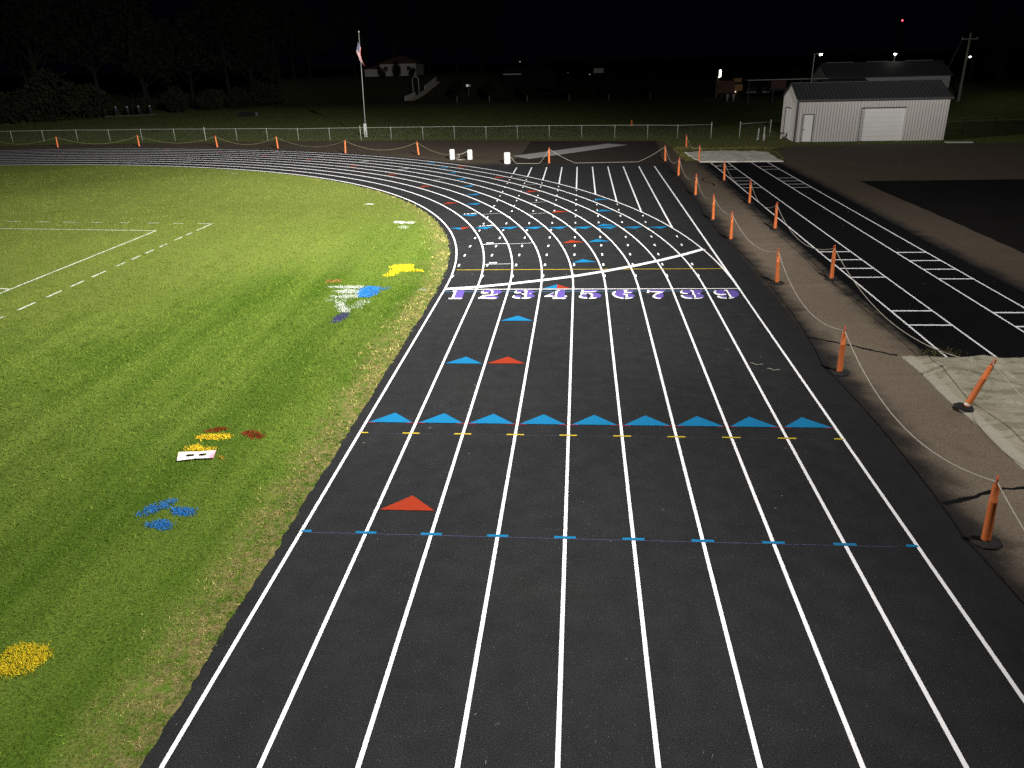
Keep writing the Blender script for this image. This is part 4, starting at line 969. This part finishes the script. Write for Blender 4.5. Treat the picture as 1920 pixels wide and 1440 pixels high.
# straw and lint lying on the rubber
k = 420; lx = RNG.uniform(-.2, 18, k); ly = 4 + 40 * RNG.random(k) ** 1.7; V = MB()
for x, y in zip(lx, ly):
    if 10.2 < x < 13.3: continue
    a_ = random.uniform(0, 6.28); L2 = random.uniform(.008, .035); dx_, dy_ = math.cos(a_) * L2, math.sin(a_) * L2
    V.add([(x - dx_, y - dy_, .016), (x + dx_, y + dy_, .018), (x + dx_ * .6 - dy_ * .14, y + dy_ * .6 + dx_ * .14, .022)], [(0, 1, 2)])
for bx_, by_ in ((8.62, 17.9), (8.95, 17.55)):
    P_ = [(bx_ + t_ * .28, by_ + .05 * math.sin(t_ * 9) - .1 * t_, .02) for t_ in np.linspace(0, 1, 8)]; V.tube(P_, .007, 4)
tag(V.build('straw_litter', M['rope']), 'bits of pale straw and lint scattered over the black rubber', 'litter', kind='stuff')

# stencil board lying on the turf
root = empty('stencil_board', (-2.93, 12.71, .045))
c0 = Vector((-2.93, 12.71)); outer_ = [Vector(p) - c0 for p in ((-3.34, 12.83), (-2.95, 12.86), (-2.93, 12.83), (-2.91, 12.865), (-2.62, 12.93), (-2.535, 12.62), (-2.87, 12.58), (-2.89, 12.605), (-2.91, 12.57), (-3.20, 12.48))]
slots = [[Vector(p) - c0 for p in s] for s in (((-3.13, 12.735), (-2.975, 12.765), (-2.955, 12.665), (-3.10, 12.635)), ((-2.885, 12.775), (-2.745, 12.80), (-2.725, 12.70), (-2.865, 12.675)))]
from mathutils.geometry import tessellate_polygon
loops = [[Vector((p.x, p.y, 0)) for p in outer_]] + [[Vector((p.x, p.y, 0)) for p in s] for s in slots]
allv = [v for l in loops for v in l]; tris = tessellate_polygon(loops); nv = len(allv)
m = MB(); m.v = [(v.x, v.y, .008) for v in allv] + [(v.x, v.y, 0) for v in allv]; m.f = [tuple(t) for t in tris] + [tuple(i + nv for i in reversed(t)) for t in tris]
s0 = 0
for l in loops:
    for i in range(len(l)): a_, b_ = s0 + i, s0 + (i + 1) % len(l); m.f.append((a_, b_, b_ + nv, a_ + nv))
    s0 += len(l)
m.m = [0] * len(m.f)
t = NT('stencil_board_paint'); p = t.n('ShaderNodeTexCoord').outputs['Object']; x, y, z = t.sep(p)
c = t.mix(t.ss(t.math('ADD', x, t.math('MULTIPLY', t.noise(p, 9, 3), .3)), -.12, -.30), (.74, .66, .66), (.72, .62, .12))
c = t.mix(t.ss(t.math('ADD', x, t.math('MULTIPLY', t.noise(p, 12, 3), .3)), .36, .5), c, (.72, .28, .36)); M['stencil'] = t.done(t.bsdf(c, .6, .3))
m.build('board', M['stencil'], root, recalc=True)
tag(root, 'white stencil board with two dark slots and paint stains lying on the grass', 'stencil board')

# ------------------------------------------------------------------ far background
def part(name, mat, parent, boxes, rz=0):
    m = MB()
    for c, d in boxes: m.box(c, d, rz)
    return m.build(name, mat, parent)
def gable(m, x0, x1, y0, y1, ze, zr, ov=.3, th=.12):
    ym = (y0 + y1) / 2
    for ya in (y0 - ov, y1 + ov):
        m.add([(x0 - ov, ya, ze), (x1 + ov, ya, ze), (x1 + ov, ym, zr), (x0 - ov, ym, zr), (x0 - ov, ya, ze + th), (x1 + ov, ya, ze + th), (x1 + ov, ym, zr + th), (x0 - ov, ym, zr + th)],
              [(0, 1, 2, 3), (7, 6, 5, 4), (0, 4, 5, 1), (1, 5, 6, 2), (2, 6, 7, 3), (3, 7, 4, 0)])
root = empty('metal_building', (42.2, 130, 0))
m = MB(); m.box((8.9, 4.5, 1.7), (17.8, 9, 3.4)); m.add([(0, 0, 3.4), (0, 9, 3.4), (0, 4.5, 5.3), (17.8, 0, 3.4), (17.8, 9, 3.4), (17.8, 4.5, 5.3)], [(0, 2, 1), (3, 4, 5)]); m.build('wall', M['far_wall'], root)
m = MB(); gable(m, 0, 17.8, 0, 9, 3.32, 5.35, .25); m.build('roof', M['far_roof'], root)
m = MB(); m.add([(-1.2, -2.0, 2.8), (5.2, -2.0, 2.8), (5.2, 0, 3.25), (-1.2, 0, 3.25), (-1.2, -2.0, 2.9), (5.2, -2, 2.9), (5.2, 0, 3.35), (-1.2, 0, 3.35)], [(0, 1, 2, 3), (7, 6, 5, 4), (0, 4, 5, 1), (1, 5, 6, 2), (3, 7, 4, 0)]); m.build('porch_roof', M['far_roof'], root)
for x in (-1.0, 1.6, 4.9): part('porch_post', M['black_metal'], root, [((x, -1.9, 1.4), (.12, .12, 2.8))])
part('ridge_cap', M['far_wall'], root, [((2.6, 4.5, 5.50), (4.2, .2, .05)), ((8.3, 4.5, 5.50), (3.2, .2, .05)), ((14.6, 4.5, 5.50), (4.0, .2, .05))])
tag(root, 'larger grey metal building with a low dark roof behind the shed', 'building')
root = empty('side_lean_to', (30.0, 131, 0))
part('roof', M['far_wall'], root, [((6, 0, 3.35), (12, 3, .09))])
for x in (.3, 4, 8, 11.7): part('support_post', M['black_metal'], root, [((x, -1.3, 1.65), (.14, .14, 3.3)), ])
tag(root, 'long low open shelter roof running left from the grey building', 'shelter')

gz = ground_z(-39, 195)
root = empty('hill_house', (-43.1, 195, gz)); b_ = 4.6 - gz
m = MB(); m.box((4.3, 5, b_ + 1.2), (8.6, 10, 2.9)); m.build('wall', M['house_wall'], root)
m = MB(); ze, zr = b_ + 2.6, b_ + 4.25
m.add([(-.9, -.9, ze), (9.5, -.9, ze), (9.5, 10.9, ze), (-.9, 10.9, ze), (3.6, 4.4, zr), (5.0, 4.4, zr), (5.0, 6.2, zr), (3.6, 6.2, zr)], [(0, 1, 5, 4), (1, 2, 6, 5), (2, 3, 7, 6), (3, 0, 4, 7), (4, 5, 6, 7), (0, 3, 2, 1)]); m.build('roof', M['house_roof'], root)
for x, w2_ in ((1.4, .9), (4.2, 1.4), (6.9, .9)): part('window', M['glass_dark'], root, [((x, -.02, b_ + 1.5), (w2_, .06, .9))])
m = MB(); m.box((-1.9, 2.5, b_ + .55), (3.8, 5, 1.9)); m.build('side_wing', M['house_wall'], root)
m = MB(); m.add([(-4.6, -.4, b_ + 1.2), (0, -.4, b_ + 2.1), (0, 5.4, b_ + 2.1), (-4.6, 5.4, b_ + 1.2), (-4.6, -.4, b_ + 1.35), (0, -.4, b_ + 2.25), (0, 5.4, b_ + 2.25), (-4.6, 5.4, b_ + 1.35)], [(3, 2, 1, 0), (4, 5, 6, 7), (0, 1, 5, 4), (3, 0, 4, 7)]); m.build('wing_roof', M['house_roof'], root)
tag(root, 'pale house with brown hipped roof up on the bank beyond the flagpole', 'house')

root = empty('bank_stairs', (-31.2, 165, 0))
def slab(m, a, b, hgt, th=.15):
    (x0, y0), (x1, y1) = a, b; z0, z1 = ground_z(x0, y0), ground_z(x1, y1); O = Vector((-31.2, 165, 0))
    vs = [Vector((x, y, z)) - O for x, y, z in ((x0, y0, z0 - .2), (x1, y1, z1 - .2), (x1, y1, z1 + hgt), (x0, y0, z0 + hgt))]; off = Vector((th, 0, 0))
    m.add(vs + [v + off for v in vs], [(0, 1, 2, 3), (7, 6, 5, 4), (0, 4, 5, 1), (1, 5, 6, 2), (2, 6, 7, 3), (3, 7, 4, 0)])
m = MB(); slab(m, (-31.2, 165), (-30.2, 170.5), .9); m.build('side_wall', M['concrete'], root)
m = MB(); slab(m, (-29.3, 177), (-28.1, 185), .8); m.build('side_wall', M['concrete'], root)
m = MB()
for i in range(26):
    y = 165.5 + i * .72; x = -30.1 + (y - 165) * .14; z = ground_z(x, y); m.box((x + 31.2, y - 165, z - .05), (1.4, .74, .3))
m.build('steps', M['wood'], root); tag(root, 'pale walled stairs climbing the dark bank below the house', 'stairs')
root = empty('stair_arch', (-30.0, 171, ground_z(-30, 171))); m = MB()
m.tube([(-.6, 0, -.2), (-.6, 0, 3.2), (-.45, 0, 3.65), (0, .3, 3.85), (.4, .6, 3.65), (.55, .7, 3.2), (.55, .7, -.2)], .07, 8); m.build('frame', M['polewhite'], root, smooth=True)
tag(root, 'tall thin pale arch standing over the stairs on the bank', 'arch')

def boxb(name, x, y, w2_, d2_, h2_, wall, roof, label, cat, fascia=None):
    z = ground_z(x, y); root = empty(name, (x, y, z))
    part('wall', wall, root, [((w2_ / 2, d2_ / 2, h2_ / 2 - .3), (w2_, d2_, h2_ + .6 - .3))])
    m = MB(); gable(m, 0, w2_, 0, d2_, h2_ - .3, h2_ + .9, .3); m.build('roof', roof, root)
    if fascia: part('fascia', fascia, root, [((w2_ / 2 * .36, -.36, h2_ - .25), (w2_ * .36, .06, .22))])
    return tag(root, label, cat), root
zz = ground_z(-8, 180)
_, fb = boxb('far_building', -12.3, 180, 11, 8, 3.75 - zz + .1, M['bark'], M['bark'], 'dark low far building with a short pale roof edge', 'building', M['far_wall'])
_, fb = boxb('far_building', 7.4, 250, 7, 7, 3.2, M['bark'], M['bark'], 'tiny distant building with a faint lit wall', 'building')
part('lit_window', M['lit_win'], fb, [((2.4, -.04, 2.2), (2.9, .05, 1.3))])

def lamp_post(x, y, h_, arm, label, mat='lamp_white', z=None, size=.2, polem='galv', r=.07, group='lit lamps in the distance'):
    z = ground_z(x, y) if z is None else z
    root = empty('yard_lamp', (x, y, z)); m = MB(); m.lathe([(r, -.1), (r * .8, h_)], 8); m.build('pole', M[polem], root)
    if abs(arm) > .01: m = MB(); m.tube([(0, 0, h_ - .05), (arm * .6, 0, h_ + .08), (arm, 0, h_ + .02)], .035, 6); m.build('arm', M[polem], root)
    m = MB(); m.lathe([(0.02, size * .7), (size, size * .35), (size, -.02)], 12, c=(arm, 0, h_), cap=False); m.build('housing', M[polem], root)
    m = MB(); m.lathe([(0.0, -size), (size * .7, -size * .7), (size * .9, 0)], 12, c=(arm, 0, h_), cap=False); m.build('bulb', M[mat], root, smooth=True)
    return tag(root, label, 'lamp', group)
lamp_post(38.3, 125, 6.85, .9, 'bright white lamp on a pole left of the grey building roof', size=.28)
lamp_post(52.95, 134.2, 1.25, 0, 'bright white lamp on a short mast above the grey building roof', z=5.35, size=.28)
lamp_post(28.7, 150, 3.5, .3, 'upright glowing tube lamp left of the orange truck', mat='lamp_tube', size=.15)
m = MB(); m.lathe([(.02, 3.45), (.17, 3.55), (.19, 4.45), (.14, 4.62), (.02, 4.7)], 12); o = m.build('glowing_tube', M['lamp_tube'], bpy.data.objects['yard_lamp.002'], smooth=True); o.location = (.45, 0, .0)
root = empty('power_pole', (54.1, 112.6, ground_z(54.1, 112.6)))
m = MB(); m.lathe([(.19, -.2), (.12, 8.8 - root.location.z)], 10); m.build('pole', M['wood'], root)
zt = 8.1 - root.location.z
m = MB(); m.box((0, 0, zt), (2.0, .1, .12)); m.build('crossarm', M['wood'], root)
for x in (-.9, .9): m = MB(); m.lathe([(.05, zt + .06), (.07, zt + .14), (.04, zt + .22)], 8, c=(x, 0, 0)); m.build('insulator', M['galv'], root)
m = MB(); m.tube([(0, -.1, 5.9 - root.location.z), (.3, -.2, 6.1 - root.location.z)], .03, 6); ar = m.build('lamp_arm', M['galv'], root)
m = MB(); m.lathe([(0, -.15), (.15, -.1), (.17, .04), (0, .12)], 10, c=(.36, -.2, 6.0 - root.location.z), cap=False); m.build('bulb', M['lamp_small'], ar, smooth=True)
m = MB(); m.tube([(-.9, 0, zt), (-2.2, -.4, zt - 3.4)], .008, 5); m.build('guy_wire', M['galv'], root)
tag(root, 'tall wooden power pole with a small lit lamp right of the buildings', 'power pole')

root = empty('beacon_mast', (157.2, 420, -.1)); m = MB()
for sx, sy in ((-.5, -.5), (.5, -.5), (0, .6)): m.tube([(sx, sy, 0), (sx, sy, 20)], .06, 5)
for i in range(20): m.tube([(-.5, -.5, i), (.5, -.5, i + 1)], .03, 4); m.tube([(.5, -.5, i), (0, .6, i + 1)], .03, 4)
m.build('lattice', M['black_metal'], root)
m = MB(); m.lathe([(0, 20.0), (.26, 20.1), (.30, 20.4), (.2, 20.65), (0, 20.7)], 12, cap=False); m.build('beacon', M['lamp_red'], root, smooth=True)
tag(root, 'thin distant mast with a small red light in the night sky', 'radio mast')

# work truck
root = empty('work_truck', (28.7, 150, ground_z(30, 150)))
part('cargo_box', M['truck_red'], root, [((1.45, 0, 1.75), (2.9, 2.2, 2.1))])
part('cab', M['truck_orange'], root, [((3.65, 0, 1.45), (1.35, 2.1, 1.5)), ((3.55, 0, 2.9), (1.1, 1.9, .6))])
part('windshield', M['glass_dark'], root, [((3.6, 0, 2.42), (1.2, 2.0, .40))])
part('bumper', M['black_metal'], root, [((4.4, 0, .65), (.15, 2.1, .3))])
for x in (.8, 2.3, 3.8):
    for y in (-1.0, 1.0): m = MB(); m.lathe([(.45, -.13), (.45, .13)], 16, c=(x, y, .45), M=Matrix.Rotation(R(90), 3, 'X')); m.build('wheel', M['tyre'], root)
m = MB(); m.lathe([(0, -.06), (.13, 0), (0, .06)], 10, c=(3.15, -1.14, 1.0), cap=False); m.build('headlight', M['lamp_small'], root)
tag(root, 'orange and dull red work truck parked beside the glowing tube lamp', 'truck')
def car(x, y, rz, label, mat):
    root = empty('parked_car', (x, y, ground_z(x, y)), rz); m = MB()
    prof = [(-2.2, .35), (-2.2, .85), (-1.5, .95), (-.9, 1.42), (.6, 1.42), (1.2, .95), (2.1, .82), (2.2, .4)]
    m.rings([[Vector((px, s * .85, pz)) for px, pz in prof] for s in (-1, 1)], closed=True); m.build('body', mat, root, recalc=True)
    part('windows', M['glass_dark'], root, [((-.15, 0, 1.18), (1.7, 1.74, .32))])
    for a_ in (-1.35, 1.35):
        for s in (-1, 1): m = MB(); m.lathe([(.32, -.1), (.32, .1)], 14, c=(a_, s * .8, .32), M=Matrix.Rotation(R(90), 3, 'X')); m.build('wheel', M['tyre'], root)
    part('headlight', M['galv'], root, [((2.17, -.55, .66), (.06, .3, .14))]); part('headlight', M['galv'], root, [((2.17, .55, .66), (.06, .3, .14))])
    return tag(root, label, 'car', 'cars parked behind the shed')
car(35.8, 155, R(-100), 'dark parked car nearest the orange truck', M['car_dark'])
car(38.6, 156, R(-95), 'dark parked car in the middle of three left of the shed roof', M['car_dark'])
car(41.4, 157, R(-90), 'dark parked car closest to the shed roof peak', M['car_dark'])
root = empty('red_trailer', (38.4, 152, ground_z(39, 152))); part('box', M['truck_red'], root, [((1.3, 0, 2.0), (2.6, 2.2, 1.2))]); part('chassis', M['black_metal'], root, [((1.3, 0, 1.2), (3.0, 1.6, .3))])
for x in (.7, 1.9):
    for y in (-.9, .9): m = MB(); m.lathe([(.4, -.12), (.4, .12)], 14, c=(x, y, .4 + .2), M=Matrix.Rotation(R(90), 3, 'X')); m.build('wheel', M['tyre'], root)
tag(root, 'dull red trailer barely visible left of the shed roof peak', 'trailer')
for i, x in enumerate((28.45, 29.45)):
    m = MB(); m.lathe([(.10, 0), (.12, .45), (.22, .75), (.24, 1.1), (.2, 1.12)], 14); o = m.build('pale_marker', M['concrete'], smooth=True); o.location = (x, 137, ground_z(x, 137))
    tag(o, ('left' if i == 0 else 'right') + ' one of two pale wide topped markers on the dark lawn', 'marker', 'pale markers on the lawn')
m = MB(); m.lathe([(.22, 0), (.22, .03), (.14, .04), (.04, .6), (.02, .62)], 14); o = m.build('traffic_cone', M['orange'], smooth=True); o.location = (10.2, 91.7, ground_z(10, 91)); tag(o, 'small orange cone on the dark lawn beyond the fence', 'traffic cone')
root = empty('small_sign', (-18.7, 170, ground_z(-18.7, 170))); z0_ = 2.6 - root.location.z
part('post', M['wood'], root, [((0, .1, z0_ / 2), (.1, .1, z0_))]); part('bright_panel', M['lit_sign'], root, [((-.22, 0, z0_), (.44, .08, .42))]); part('dim_panel', M['lit_sign_dim'], root, [((.26, .005, z0_), (.46, .07, .40))])
tag(root, 'small glowing white sign low in the dark middle distance', 'sign')
for i, (x, z) in enumerate(((-13.67, 6.95), (-8.91, 4.01), (-6.18, 3.94), (.54, 3.54), (7.24, 2.87), (14.2, 2.91))):
    lamp_post(x, 250 + i * .7, z - ground_z(x, 250), 0, ['highest and leftmost', 'second from left', 'third from left', 'fourth from left', 'fifth from left', 'rightmost'][i] + ' of the six tiny lights above the dark middle distance', 'lamp_far', size=.26, polem='black_metal', group='tiny distant lights')

# practice sled and mat stack out on the dark field
root = empty('blocking_sled', (-78.0, 131.5, ground_z(-74, 133)), math.atan2(3.5, 9.5))
part('rail', M['black_metal'], root, [((5, .3, .10), (10.4, .15, .10))])
for i in range(6):
    x = .5 + i * 1.8
    f_ = MB(); f_.tube([(x, .9, .15), (x, .2, .9), (x, -.1, 1.35)], .05, 6); fr = f_.build('pad_arm', M['black_metal'], root)
    p_ = MB(); p_.lathe([(.02, .55), (.20, .6), (.22, 1.3), (.16, 1.5)], 10, c=(x, -.28, 0)); p_.build('pad', M['pad_blue'], root, smooth=True)
    q_ = MB(); q_.lathe([(.16, 1.505), (.14, 1.6), (.02, 1.63)], 10, c=(x, -.28, 0)); q_.build('pad_top', M['far_wall'], root, smooth=True)
tag(root, 'long dark frame with six upright pads by the far shrubs', 'blocking sled')
root = empty('mat_stack', (-49.6, 125.2, ground_z(-48, 125)), R(14))
for i in range(3): part('mat', M['black_mat'], root, [((1.35 + .05 * i, .5, .12 + i * .2), (2.7 - .12 * i, 1.1, .18))])
part('end_roll', M['black_metal'], root, [((2.85, .5, .3), (.35, .9, .6))])
tag(root, 'low dark stack of mats alone on the far lawn', 'mat stack')

# ------------------------------------------------------------------ trees and shrubs
def leafcloud(n, blobs, size, seed):
    rg = np.random.default_rng(seed); B = np.array(blobs, float)
    wts = B[:, 3] * B[:, 4] * B[:, 5]; wts /= wts.sum(); ix = rg.choice(len(B), n, p=wts)
    d = rg.normal(0, 1, (n, 3)); d /= np.linalg.norm(d, axis=1)[:, None]; r = rg.random(n) ** .38
    c = B[ix, :3] + d * r[:, None] * B[ix, 3:6] * rg.uniform(.8, 1.12, n)[:, None]
    a = rg.normal(0, 1, (n, 3)); a /= np.linalg.norm(a, axis=1)[:, None]; b = np.cross(a, rg.normal(0, 1, (n, 3))); b /= np.linalg.norm(b, axis=1)[:, None]
    s = size * rg.uniform(.5, 1.4, n)[:, None]
    V = np.stack([c - a * s * .5, c + b * s * .38, c + a * s * .5, c - b * s * .38], 1).reshape(-1, 3)
    m = MB(); m.v = [tuple(v) for v in V]; m.f = [(4 * i, 4 * i + 1, 4 * i + 2, 4 * i + 3) for i in range(n)]; m.m = [0] * n
    return m
def make_tree(seed, H, W, mat, n=2600, size=.75):
    rg = random.Random(seed); root = empty('tree'); m = MB(); th = H * .55
    tr = [(rg.uniform(-.3, .3) * i / 6, rg.uniform(-.3, .3) * i / 6, th * i / 6 - .3) for i in range(7)]
    m.tube(tr, [.34 * (1 - .1 * i) * H / 20 for i in range(7)], 8)
    blobs = [(0, 0, H * .62, W * .36, W * .36, H * .22)]
    for i in range(11):
        a_ = rg.uniform(0, 6.28); zz_ = H * rg.uniform(.30, .86); rr_ = W * .5 * (1 - abs(zz_ / H - .52)) * rg.uniform(.45, .95)
        p = (rr_ * math.cos(a_), rr_ * math.sin(a_), zz_); s_ = W * rg.uniform(.13, .24)
        blobs.append((*p, s_, s_, s_ * rg.uniform(.7, 1.1)))
        k_ = min(6, max(2, int(zz_ / H * 8))); m.tube([tr[k_], (p[0] * .5, p[1] * .5, (tr[k_][2] + zz_) / 2), p], [.12 * H / 20, .08 * H / 20, .03], 5)
    blobs.append((rg.uniform(-1, 1), rg.uniform(-1, 1), H * .90, W * .18, W * .18, H * .10))
    m.build('trunk', M['bark'], root); leafcloud(n, blobs, size, seed).build('crown', mat, root)
    return root
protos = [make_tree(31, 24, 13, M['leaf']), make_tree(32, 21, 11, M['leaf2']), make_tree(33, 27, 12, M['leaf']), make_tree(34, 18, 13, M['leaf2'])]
used = [False] * 4
def put_tree(k, x, y, s, label, group):
    global used
    o = protos[k] if not used[k] else copy_tree(protos[k]); used[k] = True
    o.location = (x, y, ground_z(x, y)); o.rotation_euler = (0, 0, random.uniform(0, 6.28)); o.scale = (s, s, s); tag(o, label, 'tree', group)
rt_ = random.Random(5)
TL = [(-108, 128), (-99, 131), (-92, 140), (-101, 150), (-86, 148), (-79, 152), (-84, 162), (-72, 157), (-70, 170), (-63, 166), (-62, 178), (-58, 188), (-66, 200), (-52, 205), (-44, 214), (-35, 216), (-27, 210), (-20, 205)]
NUM = ['first', 'second', 'third', 'fourth', 'fifth', 'sixth', 'seventh', 'eighth', 'ninth', 'tenth', 'eleventh', 'twelfth', 'thirteenth', 'fourteenth', 'fifteenth', 'sixteenth', 'seventeenth', 'eighteenth']
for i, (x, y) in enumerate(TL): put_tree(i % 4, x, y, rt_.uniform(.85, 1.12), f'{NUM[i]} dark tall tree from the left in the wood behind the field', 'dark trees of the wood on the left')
TR = [(66, 128), (73, 133), (79, 124), (84, 135), (92, 130), (70, 146), (100, 140)]
for i, (x, y) in enumerate(TR): put_tree((i + 1) % 4, x, y, rt_.uniform(.42, .62), f'{NUM[i]} dark tree from the left behind the power pole', 'dark trees on the right')
def make_small(name, seed, blobs, n, size, mat, trunk):
    root = empty(name); m = MB()
    for a_, b_, r0_ in trunk: m.tube([a_, b_], [r0_, r0_ * .5], 6)
    m.build('stem', M['bark'], root); leafcloud(n, blobs, size, seed).build('foliage', mat, root); return root
shr = [make_small('shrub', 51, [(0, 0, 2.6, 3.4, 2.6, 2.6), (2.4, .5, 1.8, 2, 1.8, 1.9), (-2.5, -.4, 2.0, 2, 2, 2.0), (.6, 0, 4.4, 1.5, 1.4, 1.2)], 1500, .42, M['leaf3'], [((0, 0, -.2), (.4, 0, 3.5), .12), ((.3, 0, -.2), (1.5, .2, 2.5), .08)]),
       make_small('shrub', 52, [(0, 0, 2.2, 3.0, 2.4, 2.2), (-2.0, .5, 3.2, 1.7, 1.6, 1.6), (2.2, 0, 1.6, 1.9, 1.7, 1.6)], 1300, .42, M['leaf3'], [((0, 0, -.2), (-.4, 0, 3.0), .12), ((-.3, 0, -.2), (1.2, .2, 2.2), .08)])]
SH = [(-97, 104), (-91.5, 108), (-86, 112), (-82, 117.5), (-78.5, 123), (-76, 128.5), (-79, 135), (-73, 139), (-68, 142), (-64, 148), (-61, 154), (-58, 160)]
for i, (x, y) in enumerate(SH):
    o = shr[i % 2] if i < 2 else copy_tree(shr[i % 2]); s = rt_.uniform(.85, 1.2) * (1.1 if i < 7 else .8)
    o.location = (x, y, ground_z(x, y)); o.rotation_euler = (0, 0, rt_.uniform(0, 6)); o.scale = (s, s, s * rt_.uniform(.85, 1.15)); tag(o, f'{NUM[i]} brushy shrub from the left along the foot of the wood', 'shrub', 'shrubs along the foot of the wood')
for i, (x, y, s) in enumerate(((-42.0, 191.8, .55), (-38.3, 191.5, .72), (-34.8, 192.2, .5))):
    o = copy_tree(shr[(i + 1) % 2]); o.location = (x, y, ground_z(x, y)); o.scale = (s * .5, s * .5, s * .9); o.rotation_euler = (0, 0, i * 2); tag(o, ['left', 'middle and largest', 'right'][i] + ' dark bush against the pale house wall', 'bush', 'bushes at the house wall')
sap = make_small('sapling', 61, [(0, 0, 3.0, 1.2, 1.2, 1.5), (.3, 0, 4.2, .6, .6, .7)], 380, .32, M['leaf'], [((0, 0, -.1), (.05, 0, 3.6), .07)])
m = MB(); m.lathe([(.09, 0), (.09, 1.1)], 8); m.build('trunk_guard', M['wood'], sap)
for i, (x, y) in enumerate(((-19.1, 156), (-12.6, 153.5), (-5.4, 152.5), (2.4, 151), (9.6, 150), (17.0, 149.5))):
    o = sap if i == 0 else copy_tree(sap); o.location = (x, y, ground_z(x, y)); o.rotation_euler = (0, 0, i * 1.3); tag(o, f'{NUM[i]} young tree from the left in the row along the dark lawn', 'young tree', 'row of young trees')

# ------------------------------------------------------------------ camera, world, lights
cam = bpy.data.cameras.new('camera'); cam.sensor_width = 36.0; cam.sensor_fit = 'HORIZONTAL'; cam.lens = 36.0 * 1445.3 / 1920.0
cam.clip_start = 0.1; cam.clip_end = 4000
co = bpy.data.objects.new('camera', cam); COL.objects.link(co)
pt, yw, rl = 0.396024947, -0.0926994973, -0.0278962481
cp, sp, cy_, sy_ = math.cos(pt), math.sin(pt), math.cos(yw), math.sin(yw)
fw = Vector((sy_ * cp, cy_ * cp, -sp)); rt0 = Vector((cy_, -sy_, 0)); up0 = rt0.cross(fw)
c_, s_ = math.cos(rl), math.sin(rl)
rt1 = rt0 * c_ + up0 * s_; up1 = -rt0 * s_ + up0 * c_
Mx = Matrix((rt1, up1, -fw)).transposed().to_4x4(); Mx.translation = Vector((4.45268951, 0, 6.93937289))
co.matrix_world = Mx; scene.camera = co

world = bpy.data.worlds.new('World'); scene.world = world; world.use_nodes = True
bg = world.node_tree.nodes['Background']; bg.inputs[0].default_value = (0.35, 0.5, 1.0, 1); bg.inputs[1].default_value = 0.0009

def spot(name, loc, target, power, size, blend, col=(1, .97, .92), radius=.5):
    l = bpy.data.lights.new(name, 'SPOT'); l.energy = power; l.spot_size = R(size); l.spot_blend = blend; l.color = col; l.shadow_soft_size = radius
    o = bpy.data.objects.new(name, l); COL.objects.link(o); o.location = loc
    d = Vector(target) - Vector(loc); o.rotation_euler = d.to_track_quat('-Z', 'Y').to_euler(); return o
MAST = (14.8, 9.0, 20.5)
# heads of the floodlight mast right of the camera
for tx, ty, pw, sz in ((-10, 30, 31000, 85), (-30, 80, 162000, 65), (-5, 6, 49000, 65), (22, 66, 21000, 85), (14, 18, 16000, 85), (-60, 80, 115000, 85), (-30, 80, 230000, 30), (-10, 30, 68000, 65), (22, 66, 28000, 65), (-30, 80, 58000, 85)):
    spot('floodlight', MAST, (tx, ty, 0), pw, sz, 1.0)
spot('floodlight', MAST, (46, 128, 3), 60000, 22, 1.0)
# heads of the mast on the opposite side of the field
spot('floodlight', (-82, 20, 21), (22, 66, 2), 330000, 24, 1.0)
spot('floodlight', (-82, 20, 21), (8, 16, 0), 200000, 36, 1.0)

scene.view_settings.view_transform = 'Standard'; scene.view_settings.look = 'None'
scene.view_settings.exposure = 0.0; scene.view_settings.gamma = 1.0
scene.cycles.use_denoising = False
scene.cycles.use_adaptive_sampling = False
scene.cycles.max_bounces = 4; scene.cycles.transparent_max_bounces = 12
